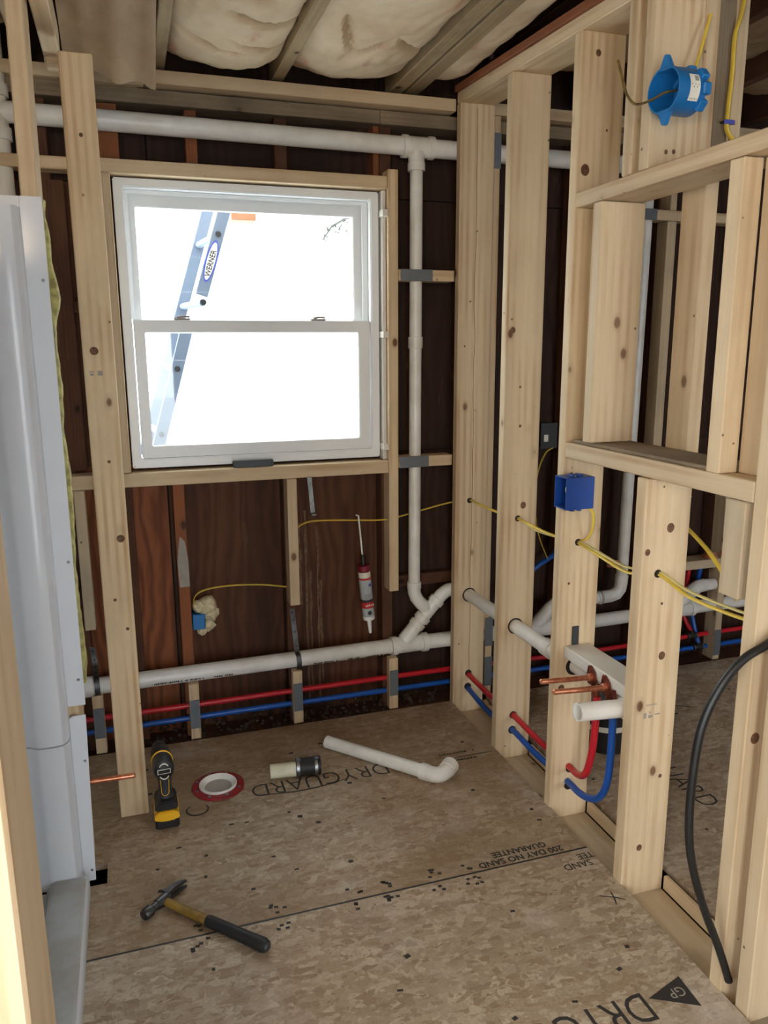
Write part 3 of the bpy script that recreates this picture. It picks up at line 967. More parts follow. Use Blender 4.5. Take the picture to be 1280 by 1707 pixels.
# drooping flap of kraft paper over the loose post
V, Fc = [], []
nx, ny = 16, 12
for s_ in (0, 1):
    for j in range(ny + 1):
        t_ = j / ny
        for i in range(nx + 1):
            u = i / nx
            x = -0.112 + 0.259 * u
            y = 2.15 + 0.55 * t_
            low = 2.325 - 0.06 * u + 0.012 * math.sin(u * 9)
            z = 2.47 + (low - 2.47) * t_ ** 1.6 + 0.010 * abs(math.sin(u * 9 + 1.0)) + 0.014 * (1 - t_) * noise.noise(Vector((x * 20, y * 14, 3)))
            V.append((x, y, z + 0.0015 * s_))
N1 = (nx + 1) * (ny + 1)
for s_ in (0, 1):
    for j in range(ny):
        for i in range(nx):
            a = s_ * N1 + j * (nx + 1) + i
            Fc.append([a, a + 1, a + nx + 2, a + nx + 1])
rim = [i for i in range(nx + 1)] + [j * (nx + 1) + nx for j in range(1, ny + 1)] + [ny * (nx + 1) + i for i in range(nx - 1, -1, -1)] + [j * (nx + 1) for j in range(ny - 1, 0, -1)]
for a, b in zip(rim, rim[1:] + rim[:1]):
    Fc.append([a, b, b + N1, a + N1])
poly('hanging_kraft_flap', V, Fc, 'kraft_dark', ce, smooth=True, loc=(0, 2.4, 2.4))

# ---------------------------------------------------------------- window
win = struct('window_1', 'white vinyl double hung window')
def ring(name, x0, x1, z0, z1, wl_, wr_, wt, wb_, y0, y1, mat, parent, bev=0.003):
    bm = bmesh.new()
    V = []
    for y in (y0, y1):
        for x, z in ((x0, z0), (x1, z0), (x1, z1), (x0, z1), (x0 + wl_, z0 + wb_), (x1 - wr_, z0 + wb_), (x1 - wr_, z1 - wt), (x0 + wl_, z1 - wt)):
            V.append(bm.verts.new((x, y, z)))
    for k in range(4):
        a, b = k, (k + 1) % 4
        bm.faces.new((V[a], V[b], V[b + 4], V[a + 4]))
        bm.faces.new((V[a + 8], V[a + 12], V[b + 12], V[b + 8]))
        bm.faces.new((V[a], V[a + 8], V[b + 8], V[b]))
        bm.faces.new((V[a + 4], V[b + 4], V[b + 12], V[a + 12]))
    bmesh.ops.recalc_face_normals(bm, faces=bm.faces)
    if bev:
        bmesh.ops.bevel(bm, geom=list(bm.edges), offset=bev, segments=2, affect='EDGES', clamp_overlap=True)
    c = Vector(((x0 + x1) / 2, (y0 + y1) / 2, (z0 + z1) / 2))
    for v in bm.verts:
        v.co -= c
    o = link(name, to_me(bm, name), mat, smooth=True)
    o.location = c
    setp(o, parent)
    return o
ring('frame', 0.0, 0.941, 1.071, 2.064, 0.033, 0.033, 0.030, 0.034, 2.937, 3.045, 'vinyl', win, 0.004)
ring('inner_stop', 0.0335, 0.9075, 1.5985, 2.0335, 0.012, 0.022, 0.014, 0.004, 2.972, 2.982, 'vinyl', win, 0.002)
us = ring('upper_sash', 0.036, 0.905, 1.552, 2.030, 0.032, 0.050, 0.050, 0.040, 2.992, 3.022, 'vinyl', win)
box('pane', 0.069, 0.854, 3.004, 3.008, 1.593, 1.979, 'glass', us, 0)
ls_ = ring('lower_sash', 0.036, 0.905, 1.106, 1.597, 0.038, 0.047, 0.043, 0.043, 2.944, 2.974, 'vinyl', win)
box('pane', 0.075, 0.857, 2.957, 2.961, 1.150, 1.553, 'glass', ls_, 0)
for x in (0.205, 0.705):
    lk = box('sash_lock', x - 0.028, x + 0.028, 2.950, 2.972, 1.5975, 1.604, 'mortar', ls_, 0.002)
    sweep('lock_lever', [(x - 0.018, 2.958, 1.606), (x + 0.005, 2.956, 1.610), (x + 0.026, 2.952, 1.608)], 0.004, 'mortar', ls_, 8)
for z in (1.985, 1.545, 1.115):
    box('shim', 0.9415, 0.963, YB - 0.006, YB + 0.05, z - 0.012, z + 0.012, 'pine_white', wb, 0.001)

# ---------------------------------------------------------------- outside
gd = box('ground', -30, 30, -30, 40, -0.62, -0.60, 'snow', None, 0, axis='z')
gd['kind'] = 'structure'; gd['label'] = 'pale ground outside the window'; gd['category'] = 'ground'
ld_ = thing('extension_ladder', 'aluminium extension ladder leaning outside behind the window glass', 'ladder', (-0.25, 3.9, -0.6))
def rail(name, x0, z0, x1, z1, y, wd=0.056):
    d = Vector((x1 - x0, 0, z1 - z0)); L = d.length
    a = math.atan2(d.x, d.z)
    o = box_at(name, (wd, 0.028, L), ((x0 + x1) / 2, y, (z0 + z1) / 2), (0, a, 0), 'alu', ld_, 0.003)
    return o
def rx1(z): return 0.116 + (z - 1.156) * (0.434 - 0.116) / (2.155 - 1.156)
def rx2(z): return 0.154 + (z - 1.179) * (0.263 - 0.154) / (1.548 - 1.179)
def rx3(z): return 0.347 + (z - 1.732) * (0.4625 - 0.347) / (2.09 - 1.732)
rail('rail', rx1(-0.59), -0.59, rx1(2.8), 2.8, 4.10)
rail('rail', rx2(-0.59), -0.59, rx2(1.60), 1.60, 3.70)
fr = rail('fly_rail', rx3(1.73), 1.73, rx3(2.8), 2.8, 3.70)
for k in range(11):
    z = -0.35 + 0.293 * k
    x = rx1(z) if z < 1.6 else rx1(z)
    x2 = rx2(z) if z < 1.6 else rx3(max(z, 1.75))
    sweep('rung', [(x2, 3.715, z), (x, 4.085, z)], 0.016, 'alu', ld_, 10)
    for xx, yy in ((x2, 3.6855), (x, 4.0855)):
        lathe('rivet', [(0, 0), (0.011, 0), (0.013, 0.003), (0, 0.006)], (xx, yy - 0.0005, z), (0, -1, 0), 'bolt', ld_, 12)
# oval maker's sticker with its lettering
a_ = math.atan2(rx3(2.0) - rx3(1.9), 0.1)
so = lathe('oval_sticker', [(0, 0), (1, 0), (1, 0.0008), (0, 0.0008)], (rx3(1.878), 3.6855, 1.878), (0, -1, 0), 'blue_ink', fr, 40, xs=0.024, ys=0.094, up=(math.sin(a_), 0, math.cos(a_)))
so.matrix_basis = Matrix.Translation((rx3(1.878), 3.685, 1.878)) @ Matrix.Rotation(a_, 4, 'Y') @ Matrix.Rotation(PI / 2, 4, 'X')
si = lathe('oval_sticker_field', [(0, 0), (1, 0), (1, 0.0006), (0, 0.0006)], (0, 0, 0), (0, 0, 1), 'label', None, 40, xs=0.018, ys=0.084)
si.matrix_basis = Matrix.Translation((rx3(1.878), 3.6843, 1.878)) @ Matrix.Rotation(a_, 4, 'Y') @ Matrix.Rotation(PI / 2, 4, 'X'); setp(si, fr)
lettering('sticker_lettering', [dict(body='WERNER', size=0.034, mtx=Matrix.Translation((rx3(1.878), 3.6835, 1.878)) @ Matrix.Rotation(a_, 4, 'Y') @ Matrix.Rotation(PI / 2, 4, 'X') @ Matrix.Rotation(PI / 2, 4, 'Z') @ Matrix.Translation((-0.068, -0.012, 0)), xs=0.86, offset=0.0006)], 'ink', fr)
ev = thing('porch_beam', 'orange wooden beam end outside at the top of the window', 'beam', (0.77, 5.2, 2.29))
box('beam', 0.695, 0.851, 5.2, 5.34, 2.29, 3.3, 'orange_wood', ev, 0.004, axis='z')
box('crossbeam', -0.2, 1.8, 5.2, 5.34, 3.302, 3.5, 'orange_wood', ev, 0.004)
box('post', 1.66, 1.80, 5.2, 5.34, -0.6, 3.3, 'snow', ev, 0.004)
tb = thing('tree_branch', 'leafy grey-green branch outside at the top right of the window', 'branch', (1.6, 6.5, 2.38))
sweep('twig', [(1.6, 6.5, 2.36), (1.68, 6.5, 2.47), (1.80, 6.52, 2.54), (2.1, 6.6, 2.62), (2.6, 6.8, 2.9)], [0.006, 0.009, 0.011, 0.014, 0.02], 'leaf', tb, 8)
sweep('trunk', [(3.3, 7.0, -0.6), (3.2, 7.0, 1.0), (2.9, 6.9, 2.4), (2.55, 6.8, 2.95)], [0.12, 0.10, 0.07, 0.03], 'leaf', tb, 10)
rl = random.Random(5)
for k in range(26):
    t_ = rl.random()
    p = Vector((1.62 + 0.28 * t_, 6.5 + rl.uniform(-.06, .06), 2.42 + 0.12 * t_ + rl.uniform(-0.06, 0.05)))
    box_at('leaf', (0.032, 0.016, 0.002), p, (rl.uniform(-1, 1), rl.uniform(-1, 1), rl.uniform(0, 3)), 'leaf', tb, 0)

# ---------------------------------------------------------------- shower stall
sh = thing('shower_stall', 'glossy white shower stall behind the near door stud', 'shower', (-0.55, 1.5, 0))
def shower_profile(z0, z1, name, mat='acrylic', parent=sh):
    # plan outline of the end wall: recessed field, raised front column, flange
    pts = [(-1.0, 2.095), (-0.330, 2.095), (-0.310, 2.092), (-0.296, 2.080), (-0.285, 2.076), (-0.245, 2.076), (-0.228, 2.080), (-0.218, 2.094), (-0.214, 2.118), (-0.213, 2.130), (-0.213, 2.138), (-1.0, 2.138)]
    prism(name, pts, z0, z1, 'xy', mat, parent, smooth=True)
shower_profile(0.462, 1.825, 'end_wall')
box('top_band', -1.0, -0.236, 2.0775, 2.0945, 1.795, 1.824, 'acrylic', sh, 0.006)
shower_profile(0.024, 0.458, 'end_wall')
prism('flange', [(-0.213, 0.545), (-0.168, 0.545), (-0.163, 1.853), (-0.213, 1.853)], 2.130, 2.138, 'xz', 'acrylic', sh, 0.001)
prism('flange', [(-0.213, 0.006), (-0.182, 0.006), (-0.170, 0.515), (-0.205, 0.515), (-0.213, 0.510)], 2.129, 2.137, 'xz', 'acrylic', sh, 0.001)
box('top_flange', -1.0, -0.2135, 2.131, 2.1385, 1.8255, 1.853, 'acrylic', sh, 0.001)
box('rear_wall', -1.02, -1.005, 0.70, 2.138, 0.0, 1.86, 'acrylic', sh, 0.002)
box('end_wall', -1.0, -0.22, 0.86, 0.90, 0.05, 1.86, 'acrylic', sh, 0.004)
pan = [(0.0, 0.0), (0.0, 0.036), (-0.004, 0.050), (-0.014, 0.060), (-0.085, 0.062), (-0.098, 0.056), (-0.11, 0.03), (-0.30, 0.022), (-0.80, 0.022), (-0.80, 0.0)]
prism('pan', [(x - 0.196, z + 0.0008) for x, z in pan], 0.905, 2.0745, 'xz', 'film', sh, smooth=True)
prism('threshold', [(-0.1955, 0.0008), (-0.1955, 0.036), (-0.1995, 0.0505), (-0.207, 0.0575), (-0.2085, 0.0565), (-0.201, 0.0495), (-0.1972, 0.036), (-0.1972, 0.0008)], 0.905, 2.085, 'xz', 'acrylic', sh, smooth=True)
for x, z in ((-0.176, 1.66), (-0.178, 0.95), (-0.180, 0.62), (-0.182, 0.38), (-0.19, 0.04)):
    lathe('screw', [(0, 0), (0.004, 0), (0.003, 0.002), (0, 0.002)], (x, 2.1285, z), (0, -1, 0), 'steel', sh, 10)
# yellow glass wool between the stall and the wall
ins = thing('glass_wool', 'yellow glass wool batt beside the white shower stall', 'insulation', (-0.2, 2.2, 0.3))
bm = bmesh.new()
nz = 70
rings = []
for k in range(nz + 1):
    z = 0.60 + 1.25 * k / nz
    e = -0.157 + 0.008 * noise.noise(Vector((z * 5, 0, 2))) + 0.007 * noise.noise(Vector((z * 19, 3, 2))) + (0.013 * math.exp(-((z - 1.62) / 0.045) ** 2)) - 0.004 * (z < 1.0)
    rings.append([bm.verts.new(p) for p in ((-0.1765, 2.15, z), (e - 0.003, 2.148, z), (e, 2.165, z), (e - 0.004, 2.22, z), (-0.1765, 2.235, z))])
for a, b in zip(rings, rings[1:]):
    for k in range(5):
        bm.faces.new((a[k], a[(k + 1) % 5], b[(k + 1) % 5], b[k]))
bm.faces.new(rings[0]); bm.faces.new(rings[-1][::-1])
o = link('batt', to_me(bm, 'batt'), 'fiber', smooth=True); setp(o, ins)

# ---------------------------------------------------------------- plumbing
pl = thing('drain_pipe', 'white plastic vent and drain piping glued together along the window wall', 'pipe', (1.09, 2.93, 0.26))
YP = 2.93
def P(name, a, b, r, mat='pvc'):
    return pipe(name, a, b, r, mat, pl)
RM, RD = 0.033, 0.0245
P('vent_main', (-0.56, YP, 2.240), (1.045, YP, 2.229), RM)
P('vent_main', (1.14, YP, 2.227), (2.09, YP, 2.222), RM)
sweep('tee_body', [(1.035, YP, 2.2285), (1.15, YP, 2.2275)], 0.0365, 'pvc', pl, 24)
for x in (1.042, 1.146):
    collar('tee_hub', (x, YP, 2.228), (1, 0, 0), 0.0405, 0.022, 'pvc', pl)
sweep('tee_branch', [(1.089, YP, 2.21), (1.089, YP, 2.160)], [0.034, 0.029], 'pvc', pl, 24)
collar('tee_hub', (1.089, YP, 2.158), (0, 0, 1), 0.033, 0.03, 'pvc', pl)
P('vent_drop', (1.089, YP, 2.16), (1.084, YP, 0.53), RD)
collar('coupling', (1.087, YP, 1.515), (0, 0, 1), 0.029, 0.045, 'pvc', pl)
collar('elbow_hub', (1.084, YP, 0.525), (0, 0, 1), 0.030, 0.03, 'pvc', pl)
sweep('elbow', [(1.084, YP, 0.525), (1.084, YP, 0.495), (1.092, YP, 0.470), (1.108, YP, 0.448), (1.142, YP, 0.412)], 0.0275, 'pvc', pl, 20)
# upper wye and branch
bd = Vector((0.154, 0, 0.169)).normalized()
b0 = Vector((1.052, YP, 0.300))
def bp(s): return b0 + bd * s
sweep('wye_branch', [bp(-0.02), bp(0.06)], 0.030, 'pvc', pl, 22)
collar('wye_hub', bp(0.068), bd, 0.0345, 0.026, 'pvc', pl)
collar('wye_hub', bp(0.102), bd, 0.0345, 0.026, 'pvc', pl)
sweep('wye_body', [bp(0.07), bp(0.20)], 0.0285, 'pvc', pl, 22)
collar('wye_hub', bp(0.195), bd, 0.0335, 0.026, 'pvc', pl)
sweep('elbow', [bp(0.19), bp(0.225), bp(0.235) + Vector((0.012, 0, 0.006)), (1.238, YP, 0.487), (1.255, YP - 0.003, 0.489), (1.272, YP - 0.010, 0.488), (1.290, YP - 0.022, 0.484), (1.302, YP - 0.04, 0.481)], 0.0285, 'pvc', pl, 20)
P('branch_pipe', (1.303, 2.885, 0.480), (1.303, 2.215, 0.490), 0.0255)
collar('coupling', (1.303, 2.20, 0.4905), (0, 1, 0), 0.0305, 0.05, 'pvc', pl)
P('branch_pipe', (1.304, 2.19, 0.4905), (1.322, 1.77, 0.497), 0.0255)
sweep('stub_elbow', [(1.322, 1.775, 0.497), (1.320, 1.745, 0.4975), (1.306, 1.73, 0.4978), (1.278, 1.722, 0.498), (1.262, 1.720, 0.4985)], 0.0305, 'pvc', pl, 20)
P('stub_out', (1.27, 1.720, 0.499), (1.116, 1.720, 0.511), 0.0255)
# main drain
P('drain_main', (-0.56, YP, 0.255), (1.0, YP, 0.266), RM - 0.001)
collar('coupling', (-0.215, YP, 0.258), (1, 0, 0), 0.039, 0.035, 'pvc', pl)
sweep('wye_body', [(0.985, YP, 0.266), (1.135, YP, 0.267)], 0.035, 'pvc', pl, 24)
collar('wye_hub', (0.992, YP, 0.266), (1, 0, 0), 0.0405, 0.026, 'pvc', pl)
collar('wye_hub', (1.130, YP, 0.267), (1, 0, 0), 0.0405, 0.026, 'pvc', pl)
P('drain_main', (1.13, YP, 0.267), (1.67, YP, 0.262), RM - 0.001)
sweep('wye_body', [(1.63, YP, 0.263), (1.76, YP, 0.261)], 0.036, 'pvc', pl, 24)
sweep('wye_branch', [(1.66, YP, 0.275), (1.735, YP, 0.350), (1.76, YP, 0.366), (1.80, YP, 0.370)], 0.030, 'pvc', pl, 22)
P('drain_main', (1.75, YP, 0.261), (2.42, YP, 0.266), RM - 0.002)
P('trap_arm', (1.79, YP, 0.370), (1.99, YP, 0.372), RD)
sweep('elbow', [(1.975, YP, 0.372), (2.045, YP, 0.374), (2.075, YP, 0.382), (2.094, YP, 0.404), (2.100, YP, 0.44), (2.101, YP, 0.47)], 0.029, 'pvc', pl, 20)
collar('elbow_hub', (1.99, YP, 0.372), (1, 0, 0), 0.0315, 0.012, 'cement', pl)
P('vent_drop', (2.101, YP, 0.46), (2.118, YP, 2.19), RD + 0.001)
sweep('elbow', [(2.118, YP, 2.17), (2.118, YP, 2.20), (2.108, YP, 2.216), (2.085, YP, 2.222)], 0.034, 'pvc', pl, 20)
sweep('wye_body', [(2.37, YP, 0.266), (2.50, YP, 0.268)], 0.037, 'pvc', pl, 24)
collar('wye_hub', (2.495, YP, 0.268), (1, 0, 0), 0.041, 0.024, 'pvc', pl)
sweep('wye_branch', [(2.40, YP, 0.28), (2.47, YP, 0.335), (2.53, YP, 0.370), (2.57, YP, 0.374)], 0.031, 'pvc', pl, 22)
P('trap_arm', (2.56, YP, 0.374), (2.78, YP, 0.378), RD + 0.003)
collar('coupling', (2.71, YP, 0.377), (1, 0, 0), 0.033, 0.01, 'cement', pl)
P('drain_main', (2.49, YP, 0.268), (3.4, YP, 0.274), RM - 0.002)
# left riser behind the stall stud
P('riser', (-0.335, YP, 1.70), (-0.335, YP, 2.50), 0.034)
collar('riser_hub', (-0.335, YP, 2.30), (0, 0, 1), 0.041, 0.04, 'pvc', pl)
collar('riser_hub', (-0.335, YP, 2.17), (0, 0, 1), 0.041, 0.04, 'pvc', pl)
# printed line on the drain
for sd, x_, ln in ((3, 0.02, 0.10), (4, 0.135, 0.07), (5, 0.245, 0.065), (6, 0.64, 0.10), (7, 0.77, 0.06), (8, 0.86, 0.10)):
    marks('pipe_print', Matrix.Translation((x_, YP - 0.0302, 0.242)) @ Matrix.Rotation(PI / 2 + 0.4, 4, 'X'), ln, 0.009, 'ink', pl, sd)

def hanger(x, ztop, label):
    t = thing('pipe_strap', label, 'pipe strap', (x, YP, 0.23))
    pts = [(x - 0.008, YP + 0.034, ztop), (x - 0.002, YP + 0.03, ztop - 0.06), (x, YP - 0.005, 0.305), (x + 0.002, YP - 0.030, 0.287), (x + 0.003, YP - 0.038, 0.258), (x + 0.003, YP - 0.030, 0.233), (x + 0.003, YP - 0.005, 0.220), (x + 0.003, YP + 0.03, 0.218)]
    path = smooth_path(pts, 6)
    bm = bmesh.new()
    pv = None
    for i, p in enumerate(path):
        tg = (path[min(i + 1, len(path) - 1)] - path[max(i - 1, 0)]).normalized()
        nn = tg.cross(Vector((1, 0, 0))).normalized() * 0.0008
        wv = Vector((0.010, 0, 0))
        cur = [bm.verts.new(p + nn + wv), bm.verts.new(p + nn - wv), bm.verts.new(p - nn - wv), bm.verts.new(p - nn + wv)]
        if pv:
            for k in range(4):
                bm.faces.new((pv[k], pv[(k + 1) % 4], cur[(k + 1) % 4], cur[k]))
        else:
            bm.faces.new(cur)
        pv = cur
    bm.faces.new(pv)
    o = link('strap', to_me(bm, 'strap'), 'steel_dark', smooth=True); setp(o, t)
    for k in range(5):
        p = path[2 + k * 3]; tg = (path[3 + k * 3] - path[1 + k * 3]).normalized()
        nn = Vector((1, 0, 0)).cross(tg).normalized()
        if nn.y > 0: nn = -nn
        lathe('slot', [(0, 0), (0.0042, 0), (0.0042, 0.0006), (0, 0.0006)], p + nn * 0.0009, nn, 'black', t, 12)
    return t
hanger(0.578, 0.465, 'dark perforated metal strap holding the drain below the middle stud')
hanger(-0.185, 0.40, 'dark perforated metal strap holding the drain beside the shower')
ms = thing('metal_bracket', 'bent galvanised strap hanging under the window sill', 'bracket', (0.675, 3.0, 0.84))
prism('strap', [(0.658, 1.005), (0.676, 1.005), (0.688, 0.846), (0.670, 0.844)], 3.016, 3.018, 'xz', 'steel', ms, 0.0004)
box('foot', 0.6695, 0.689, 2.998, 3.019, 0.836, 0.843, 'steel', ms, 0.0008)

def pex(name, pts, col, label, parts=()):
    return tag(sweep(name, pts, 0.0112, col, None, 14, smooth_k=5), label, 'water pipe')
YW = 2.945
pex('water_pipe', [(-0.56, YW, 0.118), (0.3, YW, 0.120), (0.8, YW, 0.121), (1.3, YW, 0.120), (1.9, YW, 0.110), (2.50, YW, 0.114)], 'red', 'red plastic water pipe running along the foot of the window wall')
pex('water_pipe', [(-0.56, YW, 0.064), (0.3, YW, 0.067), (0.8, YW, 0.064), (1.3, YW, 0.062), (1.9, YW, 0.056), (2.54, YW, 0.052)], 'blue', 'blue plastic water pipe running along the foot of the window wall')
pex('water_pipe', [(2.56, YW, 0.116), (2.70, YW, 0.118), (3.0, YW, 0.120), (3.4, YW, 0.120)], 'red', 'red plastic water pipe beyond the black tee in the next room')
pex('water_pipe', [(2.60, YW, 0.052), (2.75, YW, 0.052), (3.0, YW, 0.052), (3.4, YW, 0.052)], 'blue', 'blue plastic water pipe beyond the black tee in the next room')
pex('water_pipe', [(2.53, YW, 0.13), (2.518, YW + 0.045, 0.19), (2.515, YW + 0.058, 0.24), (2.52, YW + 0.055, 0.34), (2.53, YW + 0.045, 0.50)], 'red', 'red plastic water pipe rising from the black tee in the next room')
pex('water_pipe', [(2.575, YW, 0.07), (2.574, YW + 0.04, 0.15), (2.572, YW + 0.058, 0.22), (2.585, YW + 0.058, 0.34), (2.60, YW + 0.045, 0.50)], 'blue', 'blue plastic water pipe rising from the black tee in the next room')
pex('water_pipe', [(1.306, 2.92, 0.122), (1.306, 2.86, 0.124), (1.305, 2.65, 0.122), (1.305, 2.444, 0.131), (1.302, 2.25, 0.129), (1.30, 2.04, 0.140), (1.29, 1.97, 0.150), (1.282, 1.915, 0.185), (1.279, 1.885, 0.26), (1.278, 1.872, 0.34), (1.276, 1.866, 0.47)], 'red', 'red plastic water pipe through the right studs curving up to the copper stubs')
pex('water_pipe', [(1.305, 2.92, 0.060), (1.304, 2.86, 0.062), (1.302, 2.65, 0.050), (1.302, 2.444, 0.072), (1.30, 2.25, 0.070), (1.298, 2.04, 0.086), (1.288, 1.96, 0.095), (1.282, 1.89, 0.115), (1.280, 1.83, 0.155), (1.280, 1.798, 0.22), (1.280, 1.788, 0.31), (1.280, 1.786, 0.47)], 'blue', 'blue plastic water pipe through the right studs curving up to the copper stubs')
pex('water_pipe', [(1.455, 2.962, 0.062), (1.455, 2.988, 0.095), (1.455, 2.995, 0.16), (1.46, 2.985, 0.30), (1.49, 2.96, 0.40), (1.53, 2.935, 0.455), (1.60, 2.93, 0.51), (1.68, 2.935, 0.56), (1.76, 2.95, 0.60), (1.775, 2.955, 0.70), (1.775, 2.955, 1.0)], 'blue', 'blue plastic water pipe slanting up between the second and third studs')
for z, x, lb in ((0.116, 2.53, 'black pipe tee on the red pipe in the next room'), (0.052, 2.572, 'black pipe tee on the blue pipe in the next room')):
    t = thing('pipe_tee', lb, 'pipe fitting', (x, YW, z))
    sweep('body', [(x - 0.03, YW, z), (x + 0.03, YW, z)], 0.0145, 'black', t, 14)
    sweep('branch', [(x, YW, z), (x, YW, z + 0.026)], 0.0145, 'black', t, 14)
    for dx in (-0.024, 0.024):
        collar('crimp_ring', (x + dx, YW, z), (1, 0, 0), 0.0165, 0.008, 'steel', t)
# copper stub outs on the white block
def stub(y, label):
    t = thing('copper_stub', label, 'copper pipe', (1.25, y, 0.53))
    sweep('tube', [(1.083, y, 0.5405), (1.087, y, 0.5402), (1.18, y, 0.534), (1.255, y, 0.530), (1.262, y, 0.528), (1.267, y, 0.522), (1.270, y, 0.510), (1.270, y, 0.470)], [0.004, 0.0082, 0.0082, 0.0082, 0.0082, 0.0082, 0.0082, 0.0082], 'copper', t, 14)
    lathe('collar', [(0.0082, 0), (0.0118, 0.001), (0.0118, 0.022), (0.0082, 0.024)], (1.268, y, 0.5295), (-1, 0, 0.06), 'copper', t, 16)
    prism('mounting_ear', [(y - 0.016, 0.505), (y + 0.016, 0.505), (y + 0.026, 0.522), (y + 0.019, 0.560), (y + 0.004, 0.566), (y - 0.019, 0.550), (y - 0.026, 0.528)], 1.2555, 1.2595, 'yz', 'copper_dark', t, 0.0008)
    sweep('crimp_end', [(1.273, y, 0.503), (1.275, y, 0.468)], 0.0132, 'copper_dark', t, 12)
stub(1.872, 'copper stub pipe on the white block, the one farther from the camera')
stub(1.798, 'copper stub pipe on the white block, the one nearer the camera')
prism('mounting_ear', [(1.748, 0.500), (1.766, 0.500), (1.778, 0.512), (1.772, 0.535), (1.752, 0.540)], 1.2555, 1.2605, 'yz', 'copper_dark', bpy.data.objects['copper_stub.001'], 0.0008)
t = thing('copper_stub', 'copper stub pipe poking out from behind the shower stall', 'copper pipe', (-0.19, 2.29, 0.22))
sweep('tube', [(-0.215, 2.298, 0.222), (-0.12, 2.298, 0.2195), (-0.062, 2.298, 0.2185), (-0.057, 2.298, 0.2185)], [0.0085, 0.0085, 0.0085, 0.004], 'copper', t, 14)
# copper cluster on the board in the next room
for k, (x, z) in enumerate(((2.555, 0.528), (2.635, 0.530), (2.03, 0.535))):
    t = thing('copper_elbow', ('copper elbow on the left of the board in the next room', 'copper elbow on the right of the board in the next room', 'copper elbow behind the white upright vent pipe')[k], 'copper pipe', (x, 2.90, z - 0.02))
    sweep('tube', [(x, 2.935, z - 0.02), (x, 2.925, z), (x - 0.004, 2.90, z + 0.006), (x - 0.010, 2.84, z + 0.006)], 0.010, 'copper', t, 12, smooth_k=3)
    lathe('ear', [(0, 0), (0.03, 0), (0.03, 0.003), (0, 0.003)], (x, 2.889, z + 0.004), (0, -1, 0), 'copper', t, 16, ys=0.6)
    collar('collar', (x - 0.006, 2.872, z + 0.006), (0.1, 1, 0), 0.0135, 0.02, 'copper', t)

# ---------------------------------------------------------------- electrics
def cable(pts, label, r=0.006, mat='romex', flat=0.55, k=6):
    return tag(sweep('electric_cable', pts, r, mat, None, 10, flat=flat, smooth_k=k), label, 'cable')
cable([(0.594, 2.93, 0.806), (0.615, 2.925, 0.822), (0.66, 2.92, 0.832), (0.75, 2.92, 0.829), (0.842, 2.92, 0.822), (0.965, 2.925, 0.815), (1.10, 2.965, 0.828), (1.225, 2.93, 0.863), (1.297, 2.868, 0.884), (1.298, 2.80, 0.886), (1.300, 2.62, 0.884), (1.300, 2.46, 0.893), (1.301, 2.32, 0.888), (1.300, 2.20, 0.888), (1.298, 2.06, 0.900), (1.298, 1.93, 0.888), (1.296, 1.78, 0.876), (1.290, 1.65, 0.911), (1.292, 1.53, 0.886), (1.295, 1.40, 0.884), (1.298, 1.288, 0.892)], 'yellow cable from the window wall through the right hand studs')
cable([(1.303, 2.48, 0.896), (1.303, 2.44, 0.896), (1.305, 2.33, 0.878), (1.304, 2.20, 0.884), (1.300, 2.05, 0.904), (1.302, 1.94, 0.896), (1.304, 1.80, 0.886), (1.294, 1.655, 0.916), (1.298, 1.54, 0.897), (1.303, 1.40, 0.896), (1.306, 1.288, 0.902)], 'pale yellow cable running alongside between the right hand studs', mat='romex_pale')
cable([(1.302, 2.06, 0.902), (1.312, 2.02, 0.915), (1.318, 2.00, 0.95), (1.310, 1.985, 1.00), (1.295, 1.99, 1.022)], 'yellow cable looping up into the square blue box')
cable([(0.190, 2.985, 0.50), (0.190, 2.975, 0.545), (0.215, 2.965, 0.575), (0.27, 2.96, 0.588), (0.36, 2.96, 0.589), (0.46, 2.96, 0.580), (0.552, 2.966, 0.560)], 'thin yellow cable from the foam covered box to the middle stud', r=0.0045)
cable([(1.715, 2.93, 1.072), (1.68, 2.93, 1.05), (1.648, 2.93, 0.97), (1.637, 2.93, 0.84), (1.655, 2.92, 0.70), (1.70, 2.91, 0.585)], 'yellow cable hanging from the black box in the next room', r=0.0045)
cable([(1.40, 1.80, 1.075), (1.42, 1.716, 1.017), (1.422, 1.65, 0.985), (1.42, 1.593, 0.953), (1.42, 1.533, 0.902), (1.42, 1.50, 0.87)], 'thick yellow cable slanting down beyond the fourth stud', r=0.0078)
cable([(1.376, 1.78, 1.108), (1.39, 1.70, 1.10), (1.413, 1.69, 1.102)], 'short yellow cable end beyond the fourth stud', r=0.005)
cable([(1.476, 1.714, 2.42), (1.476, 1.713, 2.30), (1.458, 1.713, 2.23), (1.458, 1.713, 2.145), (1.454, 1.713, 2.06), (1.455, 1.712, 2.02), (1.475, 1.708, 1.995), (1.51, 1.70, 1.985), (1.57, 1.70, 1.985)], 'yellow cable stapled down the post at the top right', r=0.0072)
st = thing('cable_staple', 'dark staple over the yellow cable at the top right', 'staple', (1.455, 1.708, 2.035))
box('bridge', 1.440, 1.472, 1.7045, 1.7075, 2.030, 2.040, 'blue_ink', st, 0.001)
for x in (1.441, 1.471):
    box('prong', x - 0.0012, x + 0.0012, 1.7076, 1.7195, 2.033, 2.037, 'black', st, 0)
